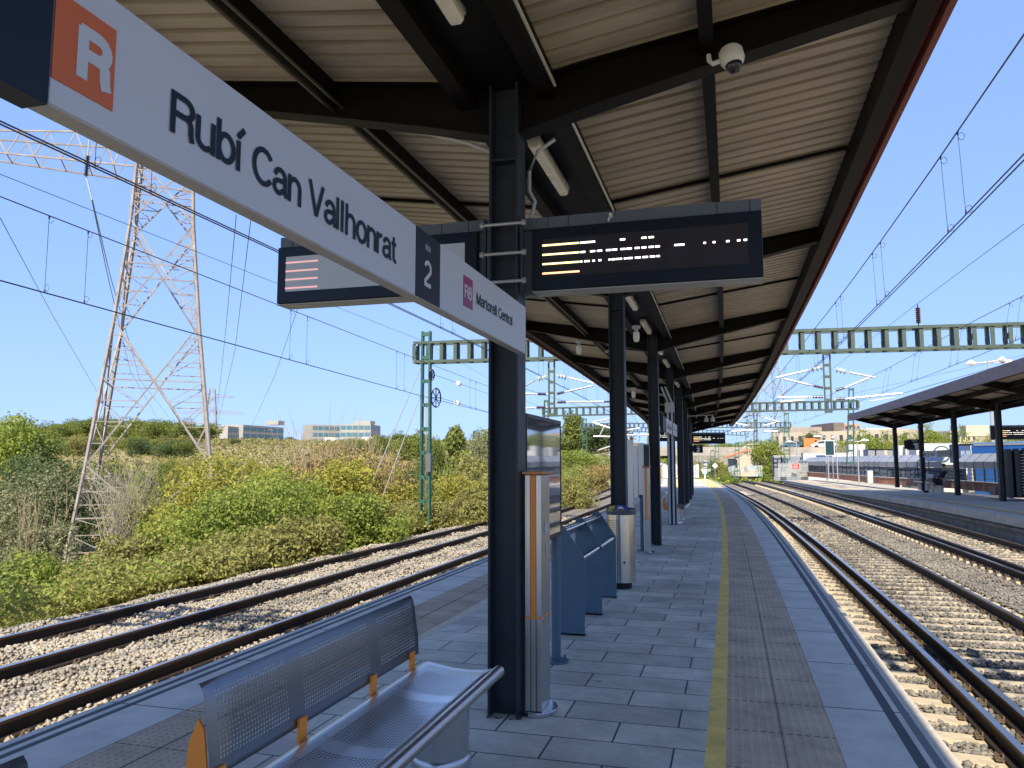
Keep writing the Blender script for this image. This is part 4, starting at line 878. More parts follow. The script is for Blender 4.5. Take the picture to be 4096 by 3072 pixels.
# tensioning wheels, weight, guys on the left mast
for (u, v, r_), lab in (((1744, 1591, 40), 'large spoked tension wheel on the left green mast'), ((1727, 1500, 22), 'small spoked tension wheel above the large one')):
    c = sight(u, v, 27.3); rr = r_ / 3079 * 27.7; t = thing('tension_wheel', lab, 'wheel', tuple(c)); mb = MB()
    an = [(c.x + rr * .42 * math.cos(a), c.y + rr * .9 * math.cos(a) * .3, c.z + rr * math.sin(a)) for a in np.linspace(0, 2 * math.pi, 25)]
    mb.tube(an, .028, 6, cap=False); part(mb, 'rim', BLACK, t, True); mb = MB()
    for k in range(0, 24, 3): mb.bar(c, an[k], .03)
    part(mb, 'spokes', BLACK, t)
t = thing('counterweight', 'grey counterweight stack hanging in the left green mast', 'counterweight', (-11.2, 27.5, 1.6)); part(MB().tube([(-11.2, 27.5, .1), (-11.2, 27.5, 3.9)], .02, 6), 'rod', GALV, t); part(MB().box((-11.12, 27.3, 1.2), (-10.93, 27.5, 1.9)), 'weights', DISPG, t)
for i, (a, b4, lab) in enumerate([((1690, 1455), (1410, 2115), 'longer steel guy wire anchoring the left green mast'), ((1690, 1560), (1478, 2125), 'shorter steel guy wire anchoring the left green mast')]):
    tag(MB().tube([sight(*a, 27.6), sight(*b4, 26.8)], .018, 6).build('guy_wire', GALV), lab, 'guy wire')
tag(MB().box((-14.3, 26.0, -1.3), (-13.2, 27.4, -.85)).build('anchor_block', CONC, bevel=.03), 'low concrete anchor block under the guy wires', 'anchor block')
# further gantries
g2 = thing('catenary_gantry', 'second green gantry beyond the first, with square openings', 'gantry', tuple(sight(3400, 1860, 56)))
pa, pb = sight(2172, 1664, 54.5), sight(3432, 1636, 56.5); pb.z = pa.z + (pb.z - pa.z)
gantry_beam(pa, pb, .56, .4, g2, GREEN, .48, False)
for (u0, v0, v1) in ((3401, 1858, 1552), (2185, 1945, 1600)):
    a, c = sight(u0, v0, 56), sight(u0 + (4 if u0 > 3000 else 0), v1, 56); mb = MB(); ladder(mb, a, c, .42, .26, .2, .8); part(mb, 'mast', GREENM, g2)
hp = MB(); ladder(hp, sight(3022, 1770, 56), sight(3022, 1636, 56), .2, .2, .12, .6); part(hp, 'hanging_post', GREEN, g2)
arms(g2, [('t', (2960, 1680), (2990, 1664)), ('g', (2990, 1664), (3016, 1655)), ('g', (3030, 1660), (3060, 1672)), ('t', (3060, 1672), (3116, 1688)), ('t', (2938, 1692), (2986, 1702)), ('i', (2986, 1702), (3014, 1706)), ('t', (2926, 1725), (3014, 1720)), ('t', (3058, 1702), (3102, 1690)), ('t', (3058, 1725), (3110, 1725))], 56, .05)
g3 = thing('catenary_gantry', 'third green gantry, small above the far end of the platform', 'gantry', tuple(sight(3148, 1850, 88)))
gantry_beam(sight(2325, 1712, 88), sight(3163, 1709, 88), .5, .4, g3, GREEN, .5, False)
for (u0, v0, v1) in ((3148, 1842, 1650), (2341, 1920, 1673)):
    mb = MB(); ladder(mb, sight(u0, v0, 88), sight(u0 - 3, v1, 88), .62, .4, .2, .9); part(mb, 'mast', GREENM, g3)
arms(g3, [('t', (2374, 1745), (2490, 1748)), ('t', (2372, 1688), (2450, 1672)), ('t', (2372, 1690), (2440, 1712)), ('t', (2396, 1800), (2480, 1772)), ('t', (2400, 1740), (2420, 1700)), ('t', (2500, 1740), (2660, 1738)), ('t', (2500, 1722), (2560, 1712))], 86, .09)
g4 = thing('catenary_gantry', 'fourth green gantry, faint between the columns in the distance', 'gantry', tuple(sight(2450, 1860, 120)))
gantry_beam(sight(2440, 1722, 120), sight(2980, 1742, 120), .6, .4, g4, GREEN, .6, False)
for u0, v1 in ((2390, 1700), (2868, 1770)):
    mb = MB(); ladder(mb, sight(u0, 1905, 118), sight(u0, v1, 118), .6, .4, .2, 1.); part(mb, 'mast', GREENM, g4)
for u0, y_, v0, v1, lab in ((2850, 100, 1905, 1800, 'slim green mast carrying the white diamond board'), (2948, 92, 1915, 1770, 'green mast in front of the orange roofed hut'), (2436, 110, 1905, 1700, 'grey concrete pole left of the second column')):
    if 'grey' in lab: tag(MB().tube([sight(u0, v0, y_), sight(u0, v1, y_)], .16, 8).build('concrete_pole', COND, None, True), lab, 'pole')
    else:
        mb = MB(); ladder(mb, sight(u0, v0, y_), sight(u0, v1, y_), .5, .4, .2, .8); tag(mb.build('lattice_mast', GREENM), lab, 'mast')
# the gantry just behind the viewer, whose shadow falls on the tracks
g0 = thing('catenary_gantry', 'green gantry standing over the tracks just beside the viewer', 'gantry', (-11.2, 3.2, -.9))
gantry_beam((-11.75, 3.4, 5.5), (10.4, 4.2, 5.5), .74, .5, g0, GREEN)
mb = MB(); ladder(mb, (-11.22, 3.4, -.95), (-11.25, 3.4, 6.6), .36, .30, .2, .85); part(mb, 'mast', GREENM, g0)
def catenary(label, pts_c, pts_m, drop, r=.009, twin=False, rm=.009):
    t = thing('catenary_wire', label, 'overhead wire', tuple(pts_c[0])); mb = MB().tube(pts_c, r, 6); part(mb, 'contact_wire', WIRE, t)
    if twin: part(MB().tube([Vector(p) + Vector((.06, 0, 0)) for p in pts_c], r, 6), 'contact_wire', WIRE, t)
    if pts_m: part(MB().tube(pts_m, rm, 6), 'messenger_wire', WIRE, t)
    def ip(pts, y):
        for a, c in zip(pts, pts[1:]):
            if a[1] <= y <= c[1]: return Vector(a).lerp(Vector(c), (y - a[1]) / (c[1] - a[1]))
    for y in drop:
        a, c = ip(pts_c, y), ip(pts_m, y)
        if a is None or c is None: continue
        mb = MB().tube([a, c], .0042, 5); rr = .05
        for e, s in ((a, 1), (c, -1)): mb.tube([e + Vector((rr * (1 - math.cos(q)) * .8, 0, s * (.04 + rr * math.sin(q) * 1.0 + .03))) for q in np.linspace(-.6, 5.2, 9)], .004, 4)
        mb.tube([a, a + Vector((0, 0, .05))], .012, 6); mb.tube([c - Vector((0, 0, .05)), c], .012, 6)
        part(mb, 'dropper', WIRE, t)
    return t
def line(off, z, y0, y1, sag=0., st=4.):
    return [(off + cx(y), y, z + sag * math.sin(math.pi * ((y - 1) % 27.4) / 27.4)) for y in frange(y0, y1, st)]
dr = []
for y in np.arange(-5, 130, 5.3): dr += [y + .1, y + .95]
catenary('overhead wires with droppers above the first track right of the platform', line(3.04, 4.8, -8, 130), line(3.0, 6.0, -8, 130, -.08), dr, .009, True, .011)
catenary('overhead wires above the track beside the opposite platform', line(7.75, 4.9, 4, 130), line(7.95, 6.15, 4, 130, -.1), [y + 2.3 for y in dr], .009, False, .010)
catenary('twin overhead wires above the left track, crossing behind the name sign', line(-6.62, 4.8, -6, 130), line(-6.6, 6.1, -6, 130, -.08), [y + .9 for y in dr], .009, True)
catenary('anchored overhead wires leading to the left green mast', [(-8.6, -5, 4.12), (-9.7, 8.1, 4.1), (-11.3, 27.7, 4.07), (-13.2, 60, 4.1)], [(-8.6, -5, 5.2), (-9.7, 8.1, 5.27), (-11.3, 27.7, 5.42), (-13.2, 60, 5.4)], [8.95, 9.75, 16.6, 17.5, 24.3, 25.1, 34, 35, 43, 44], .011)
def wire(label, pts, r=.006): return tag(MB().tube(pts, r, 5).build('wire', WIRE), label, 'wire')
wire('thin wire rising to the top of the left green mast', [(-9.2, -8, 5.4), (-10.3, 8.6, 5.83), sight(1691, 1364, 27.6)])
wire('thin wire continuing beyond the left green mast', [sight(1691, 1364, 27.6), sight(1965, 1520, 55)])
wire('feeder wire carried on an insulator above the first gantry', [(6.9, -6, 6.95), (6.6, 19.6, 7.0), (6.3, 28.8, 6.98), (5.7, 56, 7.0), (2, 90, 7.)], .008)
tag(MB().tube([(6.3, 28.8, 6.2), (6.3, 28.8, 6.95)], .02, 6).lathe((6.3, 28.8, 6.3), [(r_, i * .035) for i, r_ in enumerate([.05, .09] * 8)], 10).build('post_insulator', INS), 'dark ribbed insulator standing on the first gantry', 'insulator')
for a, c, lab in (((1740, 1500), (1965, 1580), 'upper anchoring wire with glass insulator right of the left mast'), ((1755, 1590), (1965, 1652), 'lower anchoring wire with glass insulator right of the left mast')):
    p, q = sight(*a, 27.6), sight(*c, 44); t = thing('anchor_wire', lab, 'wire', tuple(p)); part(MB().tube([p, q], .009, 5), 'cable', WIRE, t); m_ = p.lerp(q, .32 if a[1] < 1550 else .26)
    part(MB().tube([m_ - (q - p).normalized() * .22, m_ + (q - p).normalized() * .22], .11, 10), 'insulator', GLASSI, t, True)
wire('cable sloping over the opposite canopy to the right gantry arm', [sight(4096, 1435, 36), sight(3610, 1574, 29)], .009)
wire('thin high cable above the opposite canopy', [sight(4096, 1420, 50), sight(3410, 1575, 56)], .008)
wire('crossing wire sagging left of the second gantry', [sight(2087, 1552, 40), sight(2560, 1700, 80), sight(2640, 1745, 110)], .012)
# ================================================================ PYLONS
def pylon(label, base, levels, widths, rot, m, sc=1., arms_=(), rb=.07):
    t = thing('pylon', label, 'pylon', tuple(base)); B = Vector(base); M_ = Matrix.Rotation(rot, 3, 'Z')
    def nd(k, lv, wf): return B + M_ @ Vector(((-1, 1, 1, -1)[k] * wf / 2, (-1, -1, 1, 1)[k] * wf / 2, 0)) + Vector((0, 0, lv - B.z))
    mb = MB()
    for k in range(4): 
        for i in range(len(levels) - 1): mb.bar(nd(k, levels[i], widths[i]), nd(k, levels[i + 1], widths[i + 1]), rb * 2.1)
    for i in range(len(levels) - 1):
        z0, z1, w0, w1 = levels[i], levels[i + 1], widths[i], widths[i + 1]
        for k in range(4):
            k2 = (k + 1) % 4; a, b4, c, d = nd(k, z0, w0), nd(k2, z0, w0), nd(k, z1, w1), nd(k2, z1, w1)
            mb.bar(a, d, rb * 1.2); mb.bar(b4, c, rb * 1.2); tc = w0 / (w0 + w1); zc = z0 + (z1 - z0) * tc; mb.bar(nd(k, zc, w0 + (w1 - w0) * tc), nd(k2, zc, w0 + (w1 - w0) * tc), rb)
            if z1 - z0 > 3:
                for f in (.25, .5, .75, 1.25, 1.5, 1.75):
                    tt_ = tc * f if f < 1 else tc + (1 - tc) * (f - 1); zz = z0 + (z1 - z0) * tt_; ww = w0 + (w1 - w0) * tt_
                    e0, e1 = nd(k, zz, ww), nd(k2, zz, ww); x0_ = a.lerp(d, tt_); x1_ = b4.lerp(c, tt_)
                    if f < 1: mb.bar(e0, x0_, rb * .7); mb.bar(e1, x1_, rb * .7)
                    else: mb.bar(e0, x1_, rb * .7); mb.bar(e1, x0_, rb * .7)
                    tn = tt_ + tc * .25; zz2 = z0 + (z1 - z0) * tn; ww2 = w0 + (w1 - w0) * tn
                    if tn < 1: mb.bar(x0_ if f < 1 else x1_, nd(k, zz2, ww2), rb * .6); mb.bar(x1_ if f < 1 else x0_, nd(k2, zz2, ww2), rb * .6)
    part(mb, 'lattice', m, t)
    for (z, hgt, Lr, dirs) in arms_:
        for s in dirs:
            mb = MB(); ax = M_ @ Vector((s, 0, 0)); ay = M_ @ Vector((0, 1, 0)); w0 = widths[-1]; tip = B + ax * Lr + Vector((0, 0, z - B.z))
            for sy in (-1, 1):
                r0 = B + ax * w0 / 2 + ay * sy * w0 / 2 + Vector((0, 0, z - B.z)); r1 = r0 + Vector((0, 0, hgt)); tp = tip + ay * sy * .25; n_ = int(Lr / 1.6)
                mb.bar(r0, tp, rb * 1.2); mb.bar(r1, tp + Vector((0, 0, hgt * .35)), rb * 1.2)
                for j in range(n_):
                    p0 = r0.lerp(tp, j / n_); p1 = r1.lerp(tp + Vector((0, 0, hgt * .35)), (j + .5) / n_); p2 = r0.lerp(tp, (j + 1) / n_); mb.bar(p0, p1, rb * .8); mb.bar(p1, p2, rb * .8)
                    if sy > 0: q0 = p0 - ay * 2 * (w0 / 2 * (1 - j / n_) + .25 * j / n_); mb.bar(p0, q0, rb * .7)
            part(mb, 'cross_arm', m, t)
    return t
pb_ = far(612, 1845, 50); py = pylon('tall pale lattice pylon rising from the bushes on the left, paint flaking', (pb_.x, pb_.y, -5.6), [-5.6, 1.36, 10.3, 17.0, 21.4, 24.6], [8.7, 6.9, 4.9, 3.7, 3.3, 3.1], R(38), PYL, arms_=[(20.6, 2.3, 15, (-1, 1))], rb=.078)
p2 = far(840, 1800, 330); pylon('faint distant pylon seen right behind the big one', (p2.x, p2.y, 4), [4, 14, 20, 26, 30, 33], [8, 5, 4, 3.2, 2.6, 2.], R(30), PYL, arms_=[(22, 1.5, 13, (-1, 1)), (29, 1.5, 9, (-1, 1))], rb=.10)
p3 = far(3070, 1800, 150); pylon('grey-green lattice tower beyond the far end of the tracks', (p3.x, p3.y, 2), [2, 6, 10, 14, 18, 22, 27], [7, 6.4, 5.8, 5.2, 4.6, 4, 3.4], R(20), mat('grey_lattice', (.28, .32, .30), .6), rb=.07)
insu = far(350, 640, 47)
t = thing('insulator_string', 'long brown insulator string hanging from the pylon arm', 'insulator', tuple(insu)); mb = MB(); insul(mb, far(352, 622, 47), far(344, 705, 47), .16, 14); part(mb, 'discs', INS, t); part(MB().tube([far(356, 560, 47), far(350, 640, 47)], .05, 6), 'link', GALV, t); part(MB().tube([far(344, 705, 47), far(368, 800, 47)], .05, 6), 'link', GALV, t)
for i, (pts, lab) in enumerate([([(0, 870, 60), (210, 1260, 110), (425, 1630, 200)], 'thin power line descending at the far left of the sky'), ([(368, 800, 48), (430, 1100, 70), (520, 1480, 150), (650, 1710, 300)], 'double power line sweeping down left of the pylon'), ([(360, 760, 48), (440, 1100, 72), (560, 1520, 160), (700, 1700, 300)], 'companion of the double power line left of the pylon'),
                                ([(945, 860, 60), (905, 1300, 110), (860, 1730, 260)], 'left of two thin power lines descending right of the pylon'), ([(1003, 880, 60), (940, 1400, 120), (872, 1690, 260)], 'right of two thin power lines descending right of the pylon'), ([(1192, 1230, 90), (1100, 1500, 140), (1005, 1710, 260)], 'thin power line dropping toward the left office building')]):
    wire(lab, [far(*q) for q in pts], .035)
# ================================================================ VEGETATION
def leaf_mesh(name, blobs, n_, leaf, seed, m, shell=.72, thin=.55):
    rg = np.random.default_rng(seed); Bl = np.array(blobs, float); wts = (Bl[:, 3] * Bl[:, 5]) ** 1.0; wts /= wts.sum()
    k = rg.choice(len(Bl), n_, p=wts); d = rg.normal(size=(n_, 3)); d /= np.linalg.norm(d, axis=1)[:, None]
    rad = (shell + (1.05 - shell) * rg.random(n_) ** .7) * (1 + .18 * np.sin(d[:, 0] * 7 + k) * np.sin(d[:, 1] * 6 + 2 * k) + .12 * np.sin(d[:, 2] * 11 + k))
    c = Bl[k, :3] + d * Bl[k, 3:6] * rad[:, None]
    nrm = d + rg.normal(size=(n_, 3)) * .8; nrm /= np.linalg.norm(nrm, axis=1)[:, None]
    a = np.cross(nrm, rg.normal(size=(n_, 3))); a /= np.linalg.norm(a, axis=1)[:, None]; b4 = np.cross(nrm, a)
    s = leaf * rg.uniform(.6, 1.4, n_)[:, None]
    V = np.stack([c - a * s, c - b4 * s * thin, c + a * s, c + b4 * s * thin], 1).reshape(-1, 3)
    me = bpy.data.meshes.new(name); me.vertices.add(4 * n_); me.vertices.foreach_set('co', V.reshape(-1)); me.loops.add(4 * n_); me.loops.foreach_set('vertex_index', np.arange(4 * n_))
    me.polygons.add(n_); me.polygons.foreach_set('loop_start', np.arange(n_) * 4); me.polygons.foreach_set('loop_total', np.full(n_, 4)); me.update(); me.materials.append(m)
    o = bpy.data.objects.new(name, me); COL.objects.link(o); return o
def twigs(n_, h, w_, seed, r=.012):
    rg = random.Random(seed); mb = MB()
    for i in range(n_):
        a = rg.uniform(0, 6.28); q = rg.uniform(.2, 1) * w_; p0 = Vector((rg.uniform(-.2, .2) * w_, rg.uniform(-.2, .2) * w_, 0)); p2 = Vector((q * math.cos(a), q * math.sin(a), h * rg.uniform(.6, 1.05)))
        p1 = p0.lerp(p2, .5) + Vector((rg.uniform(-.1, .1), rg.uniform(-.1, .1), .1)) * w_; mb.tube([p0, p1, p2], [r * 1.6, r, r * .35], 4, cap=False)
        for j in range(2): e = p1.lerp(p2, rg.uniform(.1, .8)); mb.tube([e, e + Vector((rg.uniform(-.3, .3) * w_, rg.uniform(-.3, .3) * w_, rg.uniform(.1, .35) * h))], [r * .7, r * .25], 4, cap=False)
    return mb
def bl_round(seed, nb=16, flat=.0, up=1.):
    rg = random.Random(seed); B_ = []
    for i in range(nb):
        a = rg.uniform(0, 6.28); r = rg.uniform(.0, .62); z = rg.uniform(.12, .78) * up; k = 1 - .55 * abs(z - .4); rr = rg.uniform(.18, .34)
        B_.append((r * k * math.cos(a), r * k * math.sin(a), z, rr, rr, rr * rg.uniform(.65, .95)))
    return B_
PROTO = {}
def proto(kind, shape, seed):
    key = (kind, shape, seed)
    if key in PROTO: return PROTO[key]
    m = LEAVES[kind]
    if shape == 'pine':
        rg = random.Random(seed); B_ = []
        for i in range(15): a = rg.uniform(0, 6.28); r = rg.uniform(0, .42); B_.append((r * math.cos(a), r * math.sin(a), rg.uniform(.5, .82) - r * .25, .19, .19, .11))
        c = leaf_mesh('crown', B_, 5000, .028, seed, m); tr = MB().tube([(0, 0, 0), (.02, .01, .4), (0, 0, .75)], [.028, .02, .008], 7)
        for i in range(6): a = i * 1.05; tr.tube([(0, 0, .35 + .05 * i), (.3 * math.cos(a), .3 * math.sin(a), .58 + .03 * i)], [.012, .004], 5)
    elif shape == 'cone':
        rg = random.Random(seed); B_ = []
        for i in range(18): z = rg.uniform(.1, .9); r = (1 - z) * .3 + .04; a = rg.uniform(0, 6.28); q = rg.uniform(0, 1) * r; B_.append((q * math.cos(a), q * math.sin(a), z, .13 + .1 * (1 - z), .13 + .1 * (1 - z), .13))
        c = leaf_mesh('crown', B_, 5500, .026, seed, m); tr = MB().tube([(0, 0, -.05), (0, 0, .8)], [.022, .006], 7)
    else:
        c = leaf_mesh('crown', bl_round(seed, 20), 8000, .025, seed, m); tr = MB().tube([(0, 0, -.1), (.02, 0, .3), (0, .02, .6)], [.03, .022, .008], 7)
        for i in range(5): a = i * 1.3; tr.tube([(0, 0, .15 + .04 * i), (.35 * math.cos(a), .35 * math.sin(a), .5 + .04 * i)], [.014, .004], 5)
    t = bpy.data.objects.new('tree', None); COL.objects.link(t); c.parent = t; o = tr.build('trunk', TRUNK, None, True); o.parent = t; t['used'] = 0
    PROTO[key] = t; return t
def tree(kind, shape, u, v_top, dist, wpx, label, group=None, seed=1, name='tree', v_base=None):
    t = proto(kind, shape, seed)
    if t['used']: t2_ = copy_tree(t); t2_['used'] = 1
    else: t['used'] = 1; t2_ = t
    top = far(u, v_top, dist); zb = terrain(top.x, top.y) - .2
    if v_base: zb = min(zb, far(u, v_base, dist).z) if far(u, v_base, dist).z < zb + 30 else zb
    hgt = max(1., top.z - zb); wd = wpx / 3079 * dist / (1.35 if shape == 'round' else 1.05)
    t2_.name = name; t2_.location = (top.x, top.y, zb); t2_.scale = (wd, wd, hgt); t2_.rotation_euler = (0, 0, random.uniform(0, 6.28)); tag(t2_, label, 'tree' if name == 'tree' else 'shrub', group); return t2_
def bush(kind, u, v_top, dist, wpx, label, n_=9000, leaf=.055, seed=1, tw=0, twm=DRY, dpt=1., sink=.3):
    top = far(u, v_top, dist); zb = terrain(top.x, top.y) - sink; h = top.z - zb; wd = wpx / 3079 * dist / 1.3
    B_ = [(a * wd, c * wd * dpt, z * h, r1 * wd, r2 * wd * dpt, max(r3 * h, .25)) for a, c, z, r1, r2, r3 in bl_round(seed, 22)]
    t = thing('shrub', label, 'shrub', (top.x, top.y, zb)); c = leaf_mesh('foliage', B_, n_, leaf, seed, LEAVES[kind]); c.parent = t
    o = twigs(max(12, tw), h * (1.05 if tw else .75), wd * .55, seed, .014).build('stems', twm if tw else TRUNK); o.parent = t; return t
# big near masses (left)
bush('yellow', 790, 1820, 27, 430, 'yellow-green crown of the big bush in front of the pylon foot', 16000, .060, 11)
bush('lush', 930, 1905, 21, 640, 'large bright green bush right of the pylon foot', 26000, .050, 12)
bush('lush', 1130, 1880, 24, 330, 'bright green upright bush between the pylon and the dry shrub', 15000, .050, 13)
bush('dry', 1270, 1715, 34, 470, 'tall dry golden-brown shrub below the office building', 26000, .065, 14, 60)
bush('dry', 1460, 1760, 36, 360, 'dry brown shrub beside the tall golden one', 17000, .065, 15, 50)
bush('yellow', 1340, 1820, 27, 350, 'yellow-green bush right of centre, before the dry shrubs', 16000, .055, 16)
bush('lush', 1440, 1960, 23, 300, 'green bush with dark hollow beside the guy wires', 14000, .050, 17)
bush('olive', 1170, 2050, 19, 460, 'low green bush nearest the ballast, left of the guy wires', 20000, .045, 18)
bush('yellow', 1590, 1895, 36, 250, 'rounded golden bush left of the green mast', 11000, .060, 19)
bush('yellow', 1500, 1935, 33, 180, 'small golden bush beside the guy wires', 7000, .055, 20)
bush('yellow', 1830, 1900, 38, 200, 'golden bush behind and right of the green mast', 8000, .060, 21)
bush('olive', 1900, 1930, 30, 260, 'soft green bush beside the first column', 12000, .055, 22)
bush('grey', 290, 1880, 60, 330, 'grey-green bush left of the pylon leg', 14000, .06, 23)
bush('grey', 60, 1840, 36, 420, 'silvery green bush at the left edge', 16000, .06, 24)
bush('grey', 150, 2040, 24, 330, 'dusty grey-green bush low at the left', 20000, .05, 25, 30)
bush('olive', 590, 2130, 21, 330, 'mixed olive bush below the pylon leg', 18000, .05, 26, 20)
bush('lush', 120, 2200, 18, 620, 'bright green thicket at the lower left corner', 26000, .046, 27)
bush('olive', 480, 2240, 17, 480, 'green thicket beside the ballast, lower left', 22000, .044, 28)
bush('olive', 830, 2180, 17.5, 420, 'low green thicket beside the ballast below the big bush', 20000, .044, 29)
bush('dark', 250, 1790, 48, 420, 'dark green bushy tree left of the pylon', 14000, .09, 30)
bush('dark', 60, 1790, 52, 300, 'dark green tree behind the silvery bush', 11000, .09, 31)
bush('yellow', 1120, 1825, 31, 300, 'yellow bush between the green thicket and the dry shrub', 15000, .055, 41)
bush('yellow', 700, 1865, 33, 240, 'pale yellow bush seen through the pylon legs', 11000, .055, 42)
bush('olive', 1040, 1860, 48, 320, 'olive bush in the field behind the yellow ones', 9000, .08, 43)
bush('olive', 560, 1905, 40, 260, 'grey-olive bush just inside the pylon legs', 9000, .07, 44)
bush('dark', 1490, 1990, 27, 170, 'dark shaded bush beside the guy wires', 9000, .05, 45)  # dark leaf colour throughout
bush('olive', 1650, 1990, 30, 300, 'low soft bush at the foot of the green mast', 12000, .05, 46)
bush('olive', 1010, 2130, 18.2, 380, 'low bush beside the ballast under the big green one', 16000, .045, 47)
t = thing('bare_shrub', 'leafless pale twiggy shrub around the pylon foot', 'shrub', tuple(far(470, 2150, 30))); o = twigs(90, 3.2, 1.9, 9, .008).build('twigs', mat('bleached_twigs', (.30, .27, .21), .9)); o.parent = t
t.location.z = far(470, 2180, 30).z
# trees right of the mast and between the columns
for i, (k, sh, u, v, d, w_, lab) in enumerate([
    ('pine', 'round', 1740, 1735, 75, 130, 'rounded pine just right of the green mast'), ('pine', 'cone', 1825, 1715, 70, 230, 'pointed bright pine right of the green mast'), ('grey', 'round', 1895, 1740, 78, 170, 'grey-green tree beside the pointed pine'),
    ('pine', 'round', 1935, 1705, 90, 160, 'round pine touching the first column'), ('olive', 'round', 1870, 1800, 52, 300, 'broad olive green tree behind the golden bush'), ('pine', 'round', 1640, 1720, 110, 150, 'round pine left of the green mast'), ('pine', 'round', 1520, 1735, 120, 130, 'round pine below the office building'),
    ('pine', 'round', 1430, 1745, 130, 110, 'small pine on the skyline near the office building'), ('pine', 'cone', 2290, 1640, 95, 190, 'tall light pine right of the notice case'), ('dark', 'round', 2400, 1690, 100, 260, 'dark green tree left of the second column'), ('lush', 'round', 2320, 1790, 75, 230, 'bright green tree below the tall pine between columns'),
    ('olive', 'round', 2290, 1880, 42, 190, 'olive bush right of the notice case'), ('dry', 'round', 2390, 1850, 70, 150, 'dry brown bush between the first two columns'), ('lush', 'round', 2470, 1800, 90, 160, 'bright green tree left of the stainless pillar'), ('lush', 'cone', 2600, 1660, 160, 60, 'distant cypress between second and third columns'),
    ('olive', 'round', 2250, 1930, 46, 200, 'bush at the edge of the left track'), ('lush', 'round', 2530, 1830, 110, 120, 'leafy tree behind the stainless pillar')]):
    tree(k, sh, u, v, d, w_, lab, seed=i % 3 + 1)
# mid-distance scrubby trees filling the field
rm = random.Random(21)
for i in range(30):
    u = 430 + i * 43 + rm.uniform(-18, 18); d_ = rm.uniform(42, 95); v = 1868 - 48 * (d_ - 42) / 53 + rm.uniform(-10, 10)
    tree(['olive', 'yellow', 'olive', 'lush', 'dark', 'pine'][i % 6], 'round', u, v, d_, rm.uniform(110, 190) * 60 / (d_ + 15), 'scrubby tree in the field between the near bushes and the skyline', 'scrubby trees in the left field', seed=i % 3 + 1)
# pine hill far left
rg = random.Random(2)
for i in range(34):
    u = -60 + i * 27 + rg.uniform(-12, 12); v = 1690 - 18 * math.exp(-((u - 620) / 130) ** 2) - 22 * math.exp(-((u - 380) / 90) ** 2) + rg.uniform(-8, 10)
    tree('pine', 'round' if i % 3 else 'pine', u, v, 190 + rg.uniform(-25, 25), 120 + rg.uniform(-15, 30), 'pine on the wooded hill along the left skyline', 'pines on the left hill', seed=i % 3 + 1)
for i in range(26):
    u = -40 + i * 32 + rg.uniform(-12, 12); tree(['pine', 'dark', 'olive'][i % 3], 'round', u, 1752 + rg.uniform(-12, 14), 140 + rg.uniform(-15, 15), 110, 'dense tree on the slope below the left skyline pines', 'trees on the left slope', seed=i % 3 + 1)
tree('lush', 'round', 60, 1640, 85, 330, 'tall bright green pine at the left edge of the photo', seed=2); tree('pine', 'round', 170, 1720, 88, 200, 'shorter pine beside the tall one at the left edge', seed=1)
for i, (u, v, d, w_) in enumerate([(1160, 1745, 240, 60), (1055, 1760, 230, 60), (1000, 1750, 260, 60), (940, 1755, 150, 60), (1360, 1760, 260, 70), (1600, 1735, 200, 80), (850, 1745, 220, 60), (1700, 1740, 210, 70), (890, 1760, 210, 50), (1230, 1770, 220, 60)]):
    tree('dark', 'round', u, v, d, w_, 'small tree on the far ridge before the office buildings', 'trees on the far ridge', seed=i % 3 + 1)
# right-hand background trees
for i, (k, u, v, d, w_, lab) in enumerate([
    ('lush', 3065, 1745, 98, 175, 'leafy green tree beside the orange roofed hut'), ('lush', 3010, 1760, 150, 150, 'green tree behind the orange roofed hut'), ('olive', 2800, 1760, 165, 120, 'tree beyond the bridge left part'), ('lush', 2900, 1770, 170, 130, 'bright tree above the bridge'), ('dark', 3190, 1765, 130, 110, 'dark tree below the pale factory'),
    ('dark', 3245, 1728, 150, 110, 'dark tree against the pale factory wall'), ('olive', 3330, 1760, 140, 130, 'tree behind the white framed board'), ('lush', 3400, 1745, 120, 150, 'green tree beside the second gantry mast'), ('lush', 3490, 1720, 105, 160, 'leafy tree left of the opposite canopy column'), ('yellow', 3560, 1755, 110, 110, 'yellow-green bush beyond the opposite canopy'),
    ('lush', 3625, 1715, 105, 120, 'leafy tree between the opposite columns'), ('lush', 3760, 1700, 95, 170, 'tall tree behind the via 1 sign'), ('olive', 3700, 1740, 105, 110, 'olive tree behind the opposite name board'), ('lush', 3900, 1745, 100, 90, 'small bright tree right of the pale office block'), ('olive', 3960, 1740, 110, 110, 'thin tree above the blue trailer'),
    ('lush', 4080, 1695, 90, 150, 'tree behind the right-hand display'), ('olive', 2770, 1835, 104, 100, 'scrubby bush beneath the bridge'), ('olive', 2860, 1835, 108, 100, 'bush behind the diamond board'), ('olive', 2900, 1870, 100, 90, 'bush before the orange roofed hut'), ('lush', 2910, 1890, 94, 70, 'low bright weeds near the hut'), ('lush', 2995, 1885, 100, 70, 'low bright weeds under the graffiti wall')]):
    tree(k, 'round', u, v, d, w_, lab, seed=i % 3 + 1)
